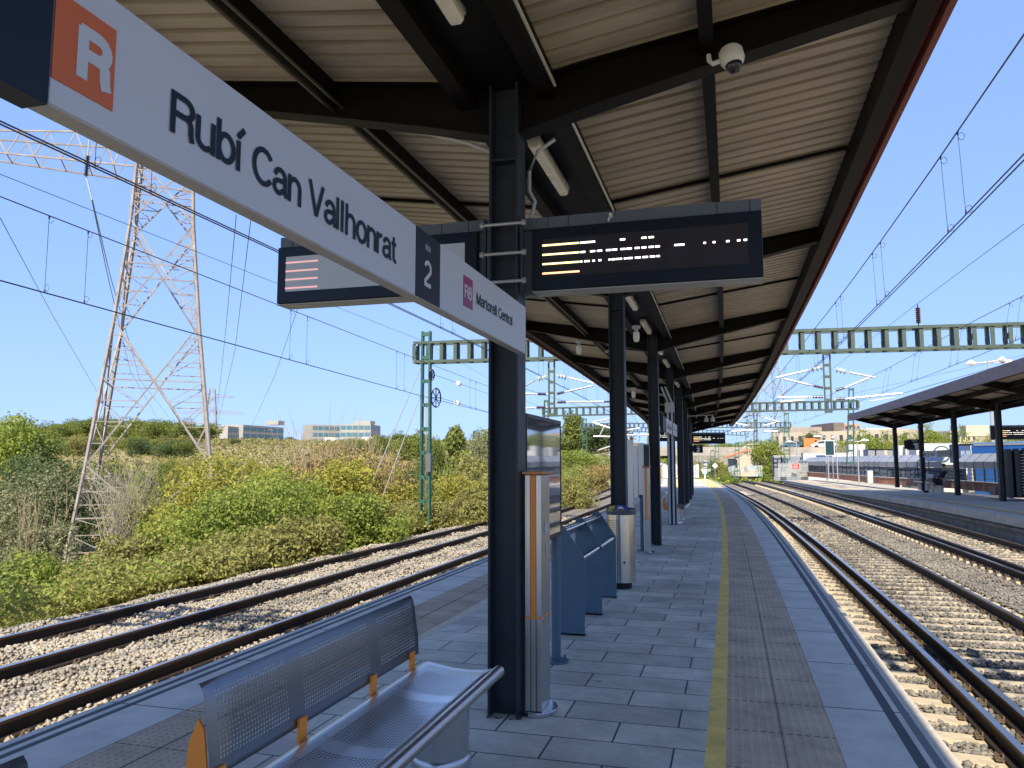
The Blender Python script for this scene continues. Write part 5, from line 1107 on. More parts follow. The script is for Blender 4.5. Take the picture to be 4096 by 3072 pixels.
# low cover that nobody could count
def cover(name, label, n_, region, leaf, kind, seed, hmax=.6, gr=.008):
    rg = np.random.default_rng(seed); x0, x1, y0, y1 = region; xs = rg.uniform(x0, x1, n_); ys = rg.uniform(0, 1, n_) ** 1.4 * (y1 - y0) + y0
    C_ = []
    for a, c in zip(xs, ys):
        X = a + cx(c); hm = hmax * (.35 + .65 * abs(math.sin(a * 1.7 + c * .9) * math.sin(c * .6 - a * .4))) * sm((-(a + 10.3)) / 1.2 if a < 0 else 1); C_.append((X, c, terrain(X, c) + rg.random() * hm + (.35 * sm((a + 12.5) / 1.5) if -12.5 < a < -10 else 0)))
    C_ = np.array(C_); d = rg.normal(size=(n_, 3)); d[:, 2] = abs(d[:, 2]) + .3; d /= np.linalg.norm(d, axis=1)[:, None]; a = np.cross(d, rg.normal(size=(n_, 3))); a /= np.linalg.norm(a, axis=1)[:, None]; b4 = np.cross(d, a)
    s = leaf * rg.uniform(.6, 1.4, n_)[:, None] * (1 + np.maximum(0, C_[:, 1:2] - 20) * gr); V = np.stack([C_ - a * s, C_ - b4 * s * .5, C_ + a * s, C_ + b4 * s * .5], 1).reshape(-1, 3)
    me = bpy.data.meshes.new(name); me.vertices.add(4 * n_); me.vertices.foreach_set('co', V.reshape(-1)); me.loops.add(4 * n_); me.loops.foreach_set('vertex_index', np.arange(4 * n_))
    me.polygons.add(n_); me.polygons.foreach_set('loop_start', np.arange(n_) * 4); me.polygons.foreach_set('loop_total', np.full(n_, 4)); me.update(); me.materials.append(LEAVES[kind])
    o = bpy.data.objects.new(name, me); COL.objects.link(o); tag(o, label, 'ground cover', kind='stuff')
cover('undergrowth', 'low green undergrowth between the left ballast and the bushes', 90000, (-16.5, -10.7, 3, 75), .05, 'olive', 1, .75)
cover('bright_undergrowth', 'brighter green weeds mixed along the left embankment', 45000, (-15, -10.8, 5, 70), .05, 'lush', 2, .9)
cover('scrub', 'dry scrub covering the field beyond the bushes', 50000, (-150, -16, 15, 190), .14, 'field', 3, .8)
cover('green_scrub', 'green scrub scattered over the far field', 60000, (-150, -15, 15, 200), .14, 'olive', 4, .9)
cover('far_weeds', 'weeds on the waste ground beyond the end of the platforms', 16000, (-6, 14, 90, 150), .16, 'lush', 5, .9)
# ================================================================ BUILDINGS
def facade(name, label, u0, v0, u1, v1, d0, d1, rows, cols, wallm, glassm, cat='building', depth=14, vb=None, gap=.28, top=0.):
    """box whose front runs between two far points"""
    a, c = far(u0, v0, d0), far(u1, v1, d1); a.z = c.z = (a.z + c.z) / 2; zb = terrain(a.x, a.y) - 3 if vb is None else far(u0, vb, d0).z
    d = (c - a); d.z = 0; L = d.length; d.normalize(); nrm = Vector((d.y, -d.x, 0));
    if nrm.dot(a) > 0: nrm = -nrm
    t = thing(name, label, cat, (a.x, a.y, zb)); top_ = a.z; mb = MB()
    o_ = -nrm * depth; mb.add([(a.x, a.y, zb), (c.x, c.y, zb), (c.x + o_.x, c.y + o_.y, zb), (a.x + o_.x, a.y + o_.y, zb), (a.x, a.y, top_), (c.x, c.y, top_), (c.x + o_.x, c.y + o_.y, top_), (a.x + o_.x, a.y + o_.y, top_)], [(0, 3, 2, 1), (4, 5, 6, 7), (0, 1, 5, 4), (1, 2, 6, 5), (2, 3, 7, 6), (3, 0, 4, 7)])
    part(mb, 'wall', wallm, t)
    if rows:
        rh = top if top else (top_ - max(zb, terrain(a.x, a.y))) / (rows + .3)
        for r_ in range(rows):
            for k in range(cols):
                x0_ = L * (k + gap / 2) / cols; x1_ = L * (k + 1 - gap / 2) / cols; z1_ = top_ - rh * (r_ + .25); z0_ = top_ - rh * (r_ + .85); p0 = a + d * x0_ + nrm * .03; p1 = a + d * x1_ + nrm * .03
                part(MB().add([(p0.x, p0.y, z0_), (p1.x, p1.y, z0_), (p1.x, p1.y, z1_), (p0.x, p0.y, z1_)] + [(p0.x - nrm.x * .3, p0.y - nrm.y * .3, z0_), (p1.x - nrm.x * .3, p1.y - nrm.y * .3, z0_), (p1.x - nrm.x * .3, p1.y - nrm.y * .3, z1_), (p0.x - nrm.x * .3, p0.y - nrm.y * .3, z1_)], [(0, 1, 2, 3), (4, 7, 6, 5), (0, 4, 5, 1), (3, 2, 6, 7)]), 'window', glassm, t)
    return t, a, c, d, nrm
OFFW = mat('office_concrete', (.33, .32, .29), .7, var=.1, vscale=.2); DKW = mat('dark_window', (.05, .055, .06), .2)
t, *_r1 = facade('office_building', 'left block of the distant office building, short grid facade', 912, 1712, 972, 1702, 395, 410, 4, 6, OFFW, GLASSB, top=3.6)
t, a, c, d, nn = facade('office_building', 'main left office building with blue glass bands and roof sign', 973, 1703, 1135, 1706, 405, 440, 4, 6, OFFW, GLASSB, gap=.12, top=3.7)
part(MB().box((a.x + 9, a.y + 6, a.z), (a.x + 17, a.y + 12, a.z + 2.2)), 'roof_plant', OFFW, t)
for k in range(3): p = a + d * (3 + k * 6); part(MB().tube([(p.x, p.y + 5, a.z), (p.x, p.y + 5, a.z + 5)], .12, 4), 'antenna', GALV, t)
q = a + d * (L := (c - a).length) * .56 + nn * .4; lettering('roof_sign', 'oentra', (q.x, q.y, a.z - 2.4), tuple(d if d.dot(_r) > 0 else -d), UZ, 6, 1.1, WHITE, t)
facade('office_building', 'distant office building partly behind the dry shrub', 1250, 1700, 1360, 1698, 430, 440, 4, 5, OFFW, GLASSB, gap=.12, top=3.7)
t, a, c, d, nn = facade('office_building', 'right distant office building with blue glass bands', 1361, 1696, 1482, 1695, 420, 420, 4, 5, OFFW, GLASSB, gap=.1, top=3.8)
part(MB().box((a.x + 5, a.y + 6, a.z), (a.x + 15, a.y + 12, a.z + 1.8)), 'roof_plant', OFFW, t); facade('office_building', 'shaded end block of the right distant office building', 1483, 1696, 1522, 1705, 420, 436, 4, 4, OFFW, DKW, top=3.8)
for i, (u, v, lab) in enumerate(((965, 1778, 'white van on the far ridge road'), (1325, 1768, 'white caravan half hidden by the dry shrub'), (1478, 1766, 'white box van right of the dry shrub'))):
    p = far(u, v, 200); t = thing('parked_van', lab, 'van', (p.x, p.y, p.z - .8)); part(MB().box((p.x - 1.7, p.y - 1, p.z - .5), (p.x + 1.2, p.y + 1, p.z + 1.2)), 'body', WHT, t, bevel=.1); part(MB().prism([(p.x + 1.2, p.z - .5), (p.x + 2.3, p.z - .5), (p.x + 2.2, p.z + .2), (p.x + 1.6, p.z + 1.0), (p.x + 1.2, p.z + 1.0)], 'y', p.y - 1, p.y + 1), 'cab', WHT, t)
    for dx in (-1, 1.5): part(MB().tube([(p.x + dx, p.y - 1.05, p.z - .5), (p.x + dx, p.y - .8, p.z - .5)], .35, 10), 'wheel', BLACK, t)
for u, v0, v1, d_, lab in ((560, 1752, 1800, 150, 'slim pole on the field left of the pylon'), (633, 1735, 1780, 170, 'slim pole seen through the pylon'), (1050, 1757, 1800, 170, 'slim pole below the office building')):
    tag(MB().tube([far(u, v0, d_), far(u, v1 + 20, d_)], .14, 6).build('utility_pole', GALV), lab, 'pole')
p, q = far(500, 1803, 150), far(625, 1808, 150); tag(MB().bar((p.x, p.y, p.z - .6), (q.x, q.y, q.z - .6), .3, 1.6).build('low_wall', PALE), 'long low pale wall across the field behind the pylon', 'wall')
# right-hand background
facade('factory', 'long pale beige factory with small dark windows', 3092, 1722, 3640, 1727, 230, 200, 1, 16, PALE, DKW, gap=.6, depth=25, top=4.5)
facade('factory', 'grey-brown building rising behind the pale factory', 3160, 1712, 3335, 1704, 270, 270, 0, 1, mat('grey_brown_wall', (.34, .29, .25), .8, var=.3, vscale=.2), DKW, depth=20)
facade('factory', 'tall dark brown block above the pale factory', 3334, 1690, 3375, 1690, 260, 260, 0, 1, mat('dark_brown_wall', (.17, .14, .12), .8, var=.3, vscale=.3), DKW, depth=20); facade('factory', 'reddish brown block beside the dark one', 3376, 1690, 3440, 1700, 262, 262, 2, 4, mat('red_brown_wall', (.42, .27, .20), .8, var=.2, vscale=.2), DKW, depth=20, gap=.5)
facade('apartment_block', 'grey building with windows behind the opposite canopy', 3441, 1702, 3600, 1722, 220, 220, 2, 12, mat('pale_grey_wall', (.44, .42, .41), .8), DKW, depth=12, gap=.55, top=3.)
facade('apartment_block', 'pale building with square windows right of the opposite columns', 3800, 1722, 3905, 1723, 150, 150, 3, 5, PALE, DKW, depth=12, gap=.5, top=2.1)
p = sight(3890, 1722, 152); tag(MB().box((p.x - 1, 152, p.z - 1), (p.x + 2.6, 156, p.z + .9)).build('rooftop_block', PALE), 'small pale block on the roof of the building with square windows', 'rooftop')
def bridge():
    t = thing('road_bridge', 'long concrete road bridge crossing behind the station', 'bridge', tuple(sight(2950, 1830, 150))); CB = CONCW
    a, c = sight(2560, 1812, 150), sight(3560, 1822, 128)
    part(MB().bar(a, c, 6, .9, mi=0), 'deck', mat('bridge_concrete', (.42, .38, .32), .85, var=.35, vscale=.4), t)
    part(MB().bar(a + Vector((0, -3.1, .8)), c + Vector((0, -3.1, .8)), .2, .7), 'parapet', mat('bridge_concrete', (.4, .4, .4)), t)
    for u in (2730, 2930, 3130): p = sight(u, 1830, 146); part(MB().box((p.x - 1, p.y - .5, -1), (p.x + 1, p.y + 2, p.z)), 'pier', MATS['bridge_concrete'], t)
    return t
bridge()
p, q = sight(2690, 1822, 132), sight(3090, 1826, 132); tag(MB().box((p.x, 132, -1.3), (q.x, 134, p.z)).build('retaining_wall', CONCW), 'stained concrete retaining wall behind the diamond board', 'wall')
def car(u, v, y, colm, lab, L=4.2, name='parked_car'):
    p = sight(u, v, y); x, z = p.x, p.z; t = thing(name, lab, 'car', (x, y, z))
    part(MB().prism([(x - L / 2, z + .3), (x - L / 2, z + .75), (x - L * .36, z + .9), (x - L * .2, z + 1.35), (x + L * .2, z + 1.4), (x + L * .36, z + .95), (x + L / 2, z + .8), (x + L / 2, z + .3)], 'y', y - .85, y + .85), 'body', colm, t, bevel=.08)
    part(MB().prism([(x - L * .31, z + .9), (x - L * .18, z + 1.27), (x + L * .18, z + 1.3), (x + L * .3, z + .95)], 'y', y - .87, y + .87), 'windows', DKW, t)
    for dx in (-L * .3, L * .3): part(MB().tube([(x + dx, y - .9, z + .32), (x + dx, y - .7, z + .32)], .32, 12), 'wheel', BLACK, t)
car(3012, 1806, 147, WHT, 'silver car on the bridge near the leafy tree'); car(3045, 1806, 147, mat('pale_blue_car', (.5, .55, .6), .3), 'pale blue car following on the bridge'); car(3175, 1797, 138, BLUEP, 'dark blue car on the bridge beside the orange vehicle'); car(3298, 1797, 132, WHT, 'white car on the bridge behind the white framed board')
p = sight(3238, 1792, 136); t = thing('orange_digger', 'bright orange loader on the bridge', 'digger', tuple(p)); x, y, z = p; ORV = mat('digger_orange', (.75, .18, .04), .5)
part(MB().prism([(x - .9, z), (x - .9, z + 1.6), (x + .6, z + 1.6), (x + 1, z + .6), (x + 1, z)], 'y', y - .8, y + .8), 'cab', ORV, t); part(MB().tube([(x + .5, y, z + 1.5), (x + 1.9, y, z + 1.1), (x + 2.2, y, z + .1)], .16, 6), 'arm', ORV, t); part(MB().box((x - 1, y - .9, z - .5), (x + 1.1, y + .9, z)), 'track', BLACK, t)
# hut with orange roof and mural
t = thing('track_hut', 'low cream hut with orange tiled roof and painted mural wall', 'hut', tuple(sight(2940, 1895, 104))); Y0 = 104
a, c, e = sight(2912, 1835, Y0), sight(2955, 1815, Y0), sight(3042, 1805, Y0); zb = sight(2960, 1905, Y0).z; m1 = sight(2962, 1845, Y0)
part(MB().box((a.x, Y0, zb), (c.x - .2, Y0 + 6, a.z)), 'side_wall', mat('blue_grey_render', (.30, .36, .40), .8), t); part(MB().box((c.x - .2, Y0 - 1, zb), (e.x + .5, Y0 + 6, m1.z + .2)), 'wall', PALE, t)
part(MB().prism([(c.x - .4, m1.z + .2), (e.x - 1.5, e.z - .1), (e.x + 1.2, m1.z + .2)], 'y', Y0 - 1.02, Y0 + 6), 'gable', PALE, t)
part(MB().add([(a.x - .4, Y0 - 1.3, a.z + .1), (e.x - 1.5, Y0 - 1.3, e.z + .05), (e.x - 1.5, Y0 + 7, e.z + .05), (a.x - .4, Y0 + 7, a.z + .1), (a.x - .4, Y0 - 1.3, a.z + .3), (e.x - 1.5, Y0 - 1.3, e.z + .3), (e.x - 1.5, Y0 + 7, e.z + .3), (a.x - .4, Y0 + 7, a.z + .3)], [(0, 3, 2, 1), (4, 5, 6, 7), (0, 1, 5, 4), (1, 2, 6, 5), (2, 3, 7, 6), (3, 0, 4, 7)]), 'roof', ROOFT, t)
MUR = mat('mural_paint', (.55, .72, .78), .7); n, l, b = nodes(MUR); vo = n.new('ShaderNodeTexVoronoi'); vo.inputs['Scale'].default_value = .9; tc = n.new('ShaderNodeTexCoord'); l.new(tc.outputs['Object'], vo.inputs[0]); rr_ = n.new('ShaderNodeValToRGB'); l.new(vo.outputs['Distance'], rr_.inputs[0])
for i_, (ps, cc) in enumerate([(0, (.10, .26, .36)), (.35, (.34, .44, .46)), (.6, (.42, .38, .27)), (.8, (.20, .20, .28))]):
    el = rr_.color_ramp.elements[i_] if i_ < 2 else rr_.color_ramp.elements.new(ps); el.position = ps; el.color = (*cc, 1)
l.new(rr_.outputs[0], b.inputs['Base Color'])
u0 = sight(2962, 1862, 102); u1 = sight(3050, 1862, 102); part(MB().box((u0.x, 102.3, zb), (u1.x, 102.6, u0.z)), 'mural_wall', MUR, t)
# white palisade gate with red sign, opposite platform furniture
pw = palisade('palisade_gate', sight(3113, 1908, 80), sight(3235, 1908, 81), 1.38, 'white palisade gate with a red notice at the end of the opposite platform', m=mat('grey_white_gate', (.36, .37, .35), .6), n_=26, wd=.06)
p = sight(3170, 1875, 79.6); t = thing('red_notice', 'small red notice with pale lettering on the white gate', 'sign', tuple(p)); part(MB().box((p.x, p.y, p.z), (p.x + .6, p.y + .02, p.z + .48)), 'board', mat('notice_red', (.6, .02, .03), .5), t)
for k in range(3): part(MB().box((p.x + .08, p.y - .006, p.z + .1 + k * .13), (p.x + (.5 if k != 1 else .4), p.y - .001, p.z + .14 + k * .13)), 'text_line', WHITE, t)
def wall_off(y): return float(np.interp(y, [38, 47, 49, 56, 80], [12.6, 12.5, 12.0, 10.7, 10.1]))
def WP(y, dx=0., z=0.): return Vector((wall_off(y) + cx(y) + dx, y, .12 + z))
t = thing('brick_wall', 'low red brick wall with pale coping along the back of the opposite platform', 'wall', tuple(WP(40)))
yy = frange(36, 86, 1.); mb = MB(); vs = [];
for y in yy: vs += [WP(y, 0, 0), WP(y, .25, 0), WP(y, .25, .42), WP(y, 0, .42)]
fs = [(4 * i + k, 4 * i + (k + 1) % 4, 4 * i + 4 + (k + 1) % 4, 4 * i + 4 + k) for i in range(len(yy) - 1) for k in range(4)]; mb.add([tuple(v_) for v_ in vs], fs); part(mb, 'brickwork', BRICK, t)
mb = MB(); vs = []
for y in yy: vs += [WP(y, -.03, .421), WP(y, .28, .421), WP(y, .28, .47), WP(y, -.03, .47)]
mb.add([tuple(v_) for v_ in vs], fs); part(mb, 'coping', CONC, t)
t = thing('screen_fence', 'grey fence of posts, rails and slanted translucent panels on the brick wall', 'fence', tuple(WP(40)))
mb = MB()
for z in (.62, .82, 1.02): mb.tube([WP(y, .12, z) for y in frange(39, 86, 2)], .018, 5)
part(mb, 'rails', DISPG, t)
ps = frange(39, 86, 1.35)
for i, y in enumerate(ps):
    if 47.4 < y < 48.6: continue
    mb = MB(); mb.bar(WP(y, .12, .47), WP(y, .12, 1.45), .06); mb.bar(WP(y, .12, 1.45), WP(y, .55, 1.86), .05); part(mb, 'post', STEEL, t)
for i in range(len(ps) - 1):
    y0, y1 = ps[i] + .03, ps[i + 1] - .03
    if 46.6 < ps[i] < 48.4: continue
    mb = MB()
    for (p0, p1, p2_, p3_) in ((WP(y0, .10, 1.12), WP(y1, .10, 1.12), WP(y1, .10, 1.45), WP(y0, .10, 1.45)), (WP(y0, .10, 1.46), WP(y1, .10, 1.46), WP(y1, .54, 1.87), WP(y0, .54, 1.87))):
        mb.add([p0, p1, p2_, p3_, p0 + Vector((.02, 0, 0)), p1 + Vector((.02, 0, 0)), p2_ + Vector((.02, 0, 0)), p3_ + Vector((.02, 0, 0))], [(0, 1, 2, 3), (7, 6, 5, 4), (0, 4, 5, 1), (2, 6, 7, 3)])
    part(mb, 'panel', POLY, t)
# graffiti wall behind the fence
t = thing('graffiti_wall', 'dark panel fence behind the brick wall sprayed with rounded white graffiti', 'wall', tuple(WP(60)))
mb = MB(); vs = [];
for y in yy: vs += [WP(y, .5, 0), WP(y, .54, 0), WP(y, .54, 1.1), WP(y, .5, 1.1)]
mb.add([tuple(v_) for v_ in vs[4 * 11:]], fs[:4 * (len(yy) - 12)]); part(mb, 'panels', mat('dark_blue_panel', (.035, .05, .09), .6, var=.3, vscale=.8), t)
rg = random.Random(8); mb = MB()
for y in np.arange(50.5, 72, .62):
    if rg.random() < .12: continue
    for zz in (.52, .80):
        p = WP(y, .46, zz + rg.uniform(-.05, .05)); mb.ball(p, .17, 7, sz=.85)
part(mb, 'graffiti', WHITE, t, True)
# trailers, containers and lorries behind the fence
def boxpx(name, label, cat, u0, u1, v0, y, dep, m, zb=-.6, y1=None, parts=()):
    a, c = sight(u0, v0, y), sight(u1, v0, y1 or y); a.z = c.z = a.z; t = thing(name, label, cat, (a.x, a.y, zb)); d = (c - a).normalized(); nv = Vector((-d.y, d.x, 0)) * dep
    part(MB().add([(a.x, a.y, zb), (c.x, c.y, zb), (c.x + nv.x, c.y + nv.y, zb), (a.x + nv.x, a.y + nv.y, zb), (a.x, a.y, a.z), (c.x, c.y, a.z), (c.x + nv.x, c.y + nv.y, a.z), (a.x + nv.x, a.y + nv.y, a.z)], [(0, 3, 2, 1), (4, 5, 6, 7), (0, 1, 5, 4), (1, 2, 6, 5), (2, 3, 7, 6), (3, 0, 4, 7)]), 'body', m, t)
    L = (c - a).length; fr = Vector((d.y, -d.x, 0)) * .02
    for nm, f0, f1, z0, z1, mm in parts:
        p0, p1 = a + d * L * f0 + fr, a + d * L * f1 + fr; H_ = a.z
        part(MB().add([(p0.x, p0.y, H_ - z1), (p1.x, p1.y, H_ - z1), (p1.x, p1.y, H_ - z0), (p0.x, p0.y, H_ - z0), (p0.x - fr.x * .9, p0.y - fr.y * .9, H_ - z1), (p1.x - fr.x * .9, p1.y - fr.y * .9, H_ - z1), (p1.x - fr.x * .9, p1.y - fr.y * .9, H_ - z0), (p0.x - fr.x * .9, p0.y - fr.y * .9, H_ - z0)], [(0, 1, 2, 3), (7, 6, 5, 4), (0, 4, 5, 1), (1, 5, 6, 2), (2, 6, 7, 3), (3, 7, 4, 0)]), nm, mm, t)
    return t
BLK2 = mat('navy_trailer_marking', (.03, .06, .16), .5)
boxpx('container', 'dark grey container behind the white gate', 'container', 3092, 3200, 1822, 92, 2.5, GREYB, parts=[('front_frame', .0, .03, .1, 2.4, BLACK), ('front_frame', .3, .33, .1, 2.4, BLACK), ('top_rail', 0, 1, 0, .12, COND)])
boxpx('trailer', 'long white trailer with slanted navy marking', 'trailer', 3213, 3472, 1811, 84, 2.6, WHT, parts=[('navy_marking', .2, .45, .25, 1.0, BLK2), ('white_oval', .22, .32, .75, .9, WHT), ('top_rail', 0, 1, 0, .08, COND)])
boxpx('container', 'grey container row with round emblems', 'container', 3472, 3570, 1796, 72, 2.6, GREYB, parts=[('end_door', .28, .33, .0, 2.2, BLACK), ('white_post', .66, .78, .0, 2.2, PALE), ('top_rail', 0, 1, 0, .1, BLACK)])
boxpx('container', 'cream upright container between two grey ones', 'container', 3593, 3620, 1782, 71, 2.4, WHT, parts=[('corner_post', 0, .06, 0, 2.4, COND), ('corner_post', .94, 1, 0, 2.4, COND)])
boxpx('container', 'grey container beside the via 1 sign', 'container', 3621, 3662, 1785, 70, 2.4, mat('blue_grey_container', (.30, .34, .36), .6), parts=[('corner_post', .0, .08, 0, 2.4, WHT), ('corner_post', .9, 1, 0, 2.4, WHT)])
boxpx('trailer', 'white trailer with round blue and orange emblem behind the name board', 'trailer', 3664, 3834, 1773, 66, 2.6, WHT, parts=[('top_rail', 0, 1, 0, .06, COND)])
c = sight(3767, 1815, 65.9); t = thing('round_emblem', 'round blue ring emblem with orange centre on the white trailer', 'emblem', tuple(c)); 
for nm, r_, mm, dy in (('ring', .62, BLUEP, .04), ('field', .5, WHT, .02), ('centre', .27, mat('pale_orange', (.75, .45, .25), .6), .0)):
    part(MB().prism([(c.x + r_ * math.cos(a), c.z + r_ * math.sin(a)) for a in np.linspace(0, 2 * math.pi, 25)[:-1]], 'y', c.y + dy - .05, c.y + dy - .035), nm, mm, t)
boxpx('container', 'dark blue container end with two doors', 'container', 3835, 3884, 1776, 58, 2.4, BLK2, parts=[('door_panel', .12, .46, .45, 1.6, mat('pale_blue_door', (.20, .26, .36), .5)), ('door_panel', .54, .88, .45, 1.6, MATS['pale_blue_door']), ('top_rail', 0, 1, 0, .1, BLACK), ('corner_post', .93, 1, .1, 2.6, PALE)])
boxpx('trailer', 'long bright blue curtain trailer at the right edge', 'trailer', 3886, 4220, 1771, 52, 2.6, BLUEB, y1=46, parts=[('top_rail', 0, 1, 0, .07, mat('light_blue_rail', (.25, .45, .75), .4)), ('grey_rail', .03, 1, .08, .2, COND)])
boxpx('lorry', 'white lorry cab behind the fence near the seated person', 'lorry', 3770, 3868, 1852, 54, 2.2, mat('cream_lorry', (.62, .58, .50), .5), parts=[('windscreen', .1, .45, .1, .6, DKW)])
boxpx('van', 'white van with curved roof beyond the cabinet', 'van', 3440, 3470, 1800, 80, 2., WHT); boxpx('lorry', 'white lorry roof among the trees', 'lorry', 3395, 3460, 1778, 100, 3., WHT, zb=.5)
# lamps and boards on the opposite platform
def lamp_post(u, v0, v1, y, lab, heads=2, hw=.55, r=.05):
    b_, tp = sight(u, v0, y), sight(u, v1, y); t = thing('lamp_post', lab, 'street lamp', tuple(b_)); part(MB().tube([b_, (b_.x, b_.y, tp.z)], [r, r * .7], 8), 'pole', GALV, t, True)
    for s in ((-1, 1) if heads == 2 else (-1,)):
        part(MB().tube([(b_.x, y, tp.z - .1), (b_.x + s * hw * .5, y, tp.z)], .025, 6), 'arm', GALV, t)
        part(MB().tube([(b_.x + s * hw * .4, y, tp.z), (b_.x + s * hw * .7, y, tp.z + .03), (b_.x + s * hw * 1.15, y, tp.z - .01)], [.04, .11, .04], 8), 'lamp_head', WHITE, t, True)
lamp_post(3437, 1936, 1762, 57, 'double headed lamp post beside the second gantry mast on the opposite platform', 2, .62)
lamp_post(3191, 1925, 1767, 66, 'single headed lamp post behind the white gate', 1, .7); lamp_post(3308, 1922, 1745, 68, 'lamp post behind the white framed board', 1, .8)
lamp_post(3410, 1922, 1800, 67, 'short pole with round fitting left of the double lamp', 1, .15); lamp_post(3352, 1926, 1746, 64, 'slim pole right of the white framed board', 1, .12)
b_ = sight(3977, 1840, 62); t = thing('lamp_post', 'tall street lamp with three pale heads above the opposite canopy', 'street lamp', tuple(b_)); tp = sight(3977, 1437, 62); part(MB().tube([b_, (b_.x, b_.y, tp.z)], [.12, .07], 8), 'pole', GALV, t, True)
for (u, v) in ((3890, 1454), (4003, 1441), (4032, 1452)):
    e = sight(u, v, 62); s = 1 if u > 3977 else -1; part(MB().tube([(b_.x, 62, tp.z - .2), e], .05, 6), 'arm', GALV, t); part(MB().tube([e - Vector((s * .2, 0, 0)), e + Vector((s * .1, 0, .06)), e + Vector((s * .42, 0, -.03))], [.08, .24, .05], 8), 'lamp_head', WHITE, t, True)
a, c = sight(3300, 1823, 66), sight(3338, 1760, 66); t = thing('driver_monitor', 'dark upright screen in a white frame on two posts', 'screen', (a.x, 66, .12))
part(MB().box((a.x, 66, a.z), (c.x, 66.15, c.z)), 'frame', WHITE, t, bevel=.02); part(MB().box((a.x + .06, 65.97, a.z + .08), (c.x - .07, 65.998, c.z - .08)), 'screen', mat('dark_teal_screen', (.02, .05, .055), .2), t)
for xx in (a.x + .22, c.x - .2): part(MB().tube([(xx, 66.05, .12), (xx, 66.05, a.z)], .05, 8), 'post', GALV, t)
tag(MB().ball((c.x - .1, 66, c.z + .2), .14, 8).build('round_camera', WHITE, None, True), 'small white camera above the upright screen', 'security camera')
a, c = sight(3472, 1932, 54), sight(3491, 1883, 54); t = thing('cabinet', 'plain white cabinet beside the fence on the opposite platform', 'cabinet', (a.x, 54, .12)); part(MB().box((a.x, 54, a.z), (c.x, 54.4, c.z)), 'body', WHT, t, bevel=.02); part(MB().box((a.x + .02, 53.99, a.z + .05), (c.x - .02, 53.998, c.z - .05)), 'door', WHITE, t)
# opposite name board between columns
a, c = sight(3676, 1830, 44), sight(3800, 1808, 38.6); t = thing('station_name_sign', 'small grey and white name board between two opposite columns', 'sign', tuple(a)); a2 = Vector((a.x, a.y, a.z)); c2 = Vector((c.x, c.y, a.z))
d = (c2 - a2).normalized(); L = (c2 - a2).length; nv = Vector((d.y, -d.x, 0)).normalized()
def bd(f0, f1, z0, z1, m, nm, off=0.):
    p0 = a2 + d * L * f0 + nv * off; p1 = a2 + d * L * f1 + nv * off; part(MB().add([(p0.x, p0.y, a.z + z0), (p1.x, p1.y, a.z + z0), (p1.x, p1.y, a.z + z1), (p0.x, p0.y, a.z + z1), (p0.x - nv.x * .05, p0.y - nv.y * .05, a.z + z0), (p1.x - nv.x * .05, p1.y - nv.y * .05, a.z + z0), (p1.x - nv.x * .05, p1.y - nv.y * .05, a.z + z1), (p0.x - nv.x * .05, p0.y - nv.y * .05, a.z + z1)], [(0, 1, 2, 3), (7, 6, 5, 4), (0, 4, 5, 1), (1, 5, 6, 2), (2, 6, 7, 3), (3, 7, 4, 0)]), nm, m, t)
bd(0, .3, 0, .32, SIGNW, 'board'); bd(.3, .36, 0, .32, DISPG, 'divider'); bd(.36, .62, 0, .32, SIGNW, 'board'); bd(.62, 1, 0, .32, DISPG, 'dark_board')
lettering('lettering', 'Martorell', tuple(a2 + d * L * .04 + nv * .01 + Vector((0, 0, .08))), tuple(d), UZ, L * .22, .13, NAVY, t); lettering('lettering', 'Rubí', tuple(a2 + d * L * .4 + nv * .01 + Vector((0, 0, .08))), tuple(d), UZ, L * .15, .15, NAVY, t)
# kiosk, planter, bench, person
def P2(u, v): return None
a, c = sight(4019, 1992, 36.5), sight(4019, 1797, 36.5); x0 = a.x; t = thing('louvred_kiosk', 'black kiosk with upright fins and white louvres at the right edge', 'kiosk', (x0, 36.5, .12)); zt = c.z
part(MB().box((x0 + .12, 36.2, .12), (x0 + 1.6, 37.4, zt - .05)), 'body', BLACK, t)
for k, xx in enumerate((0, .30, .62, 1.0)): part(MB().box((x0 + xx, 35.9 + .1 * k, .12), (x0 + xx + .16, 36.19, zt + .02 * k)), 'fin', STEEL, t)
for k in range(14): part(MB().box((x0 + .5, 35.95, .3 + k * .12), (x0 + .61, 36.0, .32 + k * .12)), 'louvre', WHITE, t)
a, c = sight(3978, 1984, 38.5), sight(4020, 1960, 38.5); tag(MB().box((a.x, 38.3, .12), (c.x, 39.2, .5)).build('brick_planter', BRICK), 'square brick planter beside the black kiosk', 'planter')
b4_ = copy_tree(bn); b4_.location = (9.28, 42.75, .12); b4_.rotation_euler = (0, 0, math.pi); b4_['label'] = 'bench under the opposite canopy where a person sits'
b5_ = copy_tree(bn); b5_.location = (9.22, 44.9, .12); b5_.rotation_euler = (0, 0, math.pi); b5_['label'] = 'bench just beyond the seated person on the opposite platform'
def skin_body(name, joints, edges, m, parent=None, sub=2):
    me = bpy.data.meshes.new(name); me.from_pydata([j[0] for j in joints], edges, []); o = bpy.data.objects.new(name, me); COL.objects.link(o)
    sm_ = o.modifiers.new('skin', 'SKIN'); sm_.use_smooth_shade = True; sv = me.skin_vertices[0].data
    for i, j in enumerate(joints): sv[i].radius = j[1] if isinstance(j[1], tuple) else (j[1], j[1]); sv[i].use_root = (i == 0)
    ss = o.modifiers.new('sub', 'SUBSURF'); ss.levels = sub; ss.render_levels = sub; me.materials.append(m)
    if parent: o.parent = parent
    return o
pt = thing('person', 'person in black t-shirt and shorts lounging cross-legged on the opposite bench', 'person', (9.50, 41.0, .12))
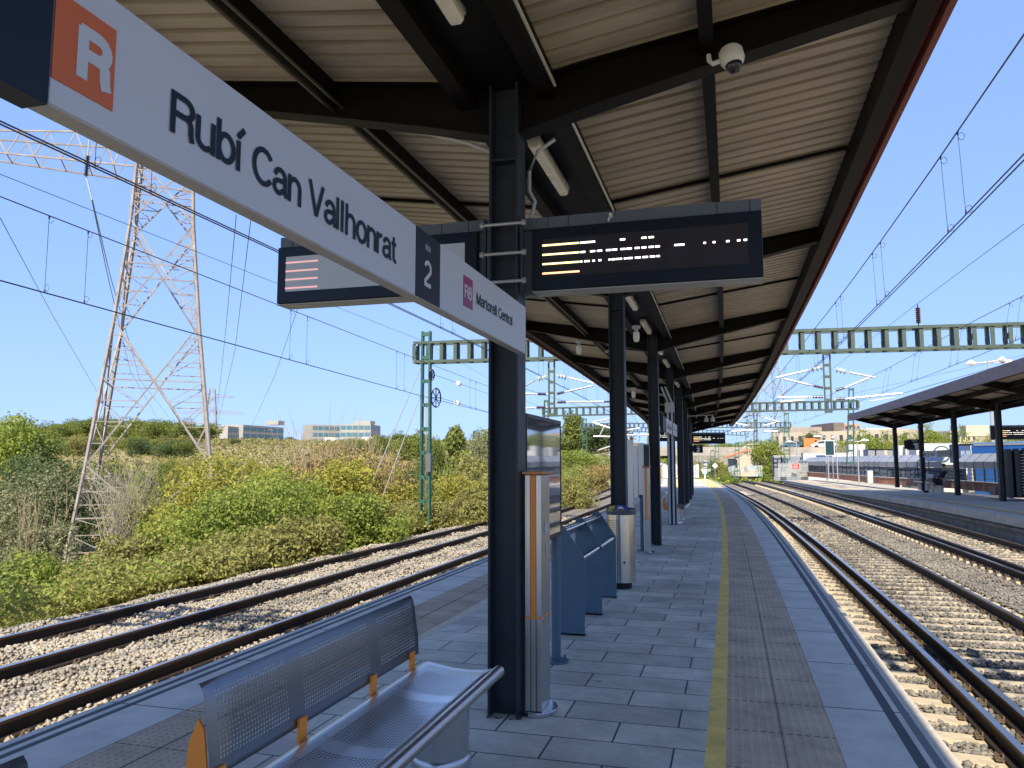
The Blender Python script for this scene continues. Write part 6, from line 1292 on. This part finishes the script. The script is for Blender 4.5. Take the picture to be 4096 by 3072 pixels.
J = [((.0, 0, .52), (.15, .13)), ((.10, 0, .72), (.13, .14)), ((.20, 0, .95), (.12, .17)), ((.24, 0, 1.06), .06), ((.24, 0, 1.13), .055), ((.22, 0, 1.23), (.10, .085)), ((.20, 0, 1.31), (.085, .075)),
     ((.21, -.19, 1.0), .058), ((.30, -.27, .78), .045), ((.12, -.26, .62), .035), ((.04, -.24, .60), .03), ((.21, .19, 1.0), .058), ((.14, .26, .76), .045), ((-.10, .16, .80), .035), ((-.17, .12, .83), .03),
     ((-.04, -.11, .50), .09), ((-.42, -.10, .52), .062), ((-.52, -.10, .10), .04), ((-.66, -.10, .04), .035), ((-.04, .11, .50), .09), ((-.38, .10, .66), .062), ((-.66, -.02, .50), .045), ((-.72, -.04, .62), .03)]
Ed = [(0, 1), (1, 2), (2, 3), (3, 4), (4, 5), (5, 6), (2, 7), (7, 8), (8, 9), (9, 10), (2, 11), (11, 12), (12, 13), (13, 14), (0, 15), (15, 16), (16, 17), (17, 18), (0, 19), (19, 20), (20, 21), (21, 22)]
skin_body('body', J, Ed, SKIN, pt)
JS = [((.0, 0, .52), (.165, .15)), ((.10, 0, .72), (.145, .155)), ((.20, 0, .95), (.135, .18)), ((.21, -.20, 1.0), .07), ((.27, -.25, .86), .062), ((.21, .20, 1.0), .07), ((.17, .25, .86), .062)]
skin_body('t_shirt', JS, [(0, 1), (1, 2), (2, 3), (3, 4), (2, 5), (5, 6)], CLOTH, pt)
JS = [((.0, 0, .51), (.17, .155)), ((-.05, -.11, .50), .105), ((-.36, -.10, .52), .085), ((-.05, .11, .50), .105), ((-.33, .10, .63), .085)]
skin_body('shorts', JS, [(0, 1), (1, 2), (0, 3), (3, 4)], CLOTH, pt)
lpart(MB().ball((.225, 0, 1.285), .092, 8), 'hair', HAIR, pt, True); lpart(MB().tube([(-.50, -.10, .05), (-.62, -.10, .045), (-.72, -.10, .035)], [.05, .055, .035], 8), 'shoe', BLACK, pt, True); lpart(MB().tube([(-.66, -.02, .5), (-.71, -.03, .58), (-.76, -.04, .66)], [.05, .055, .035], 8), 'shoe', BLACK, pt, True)
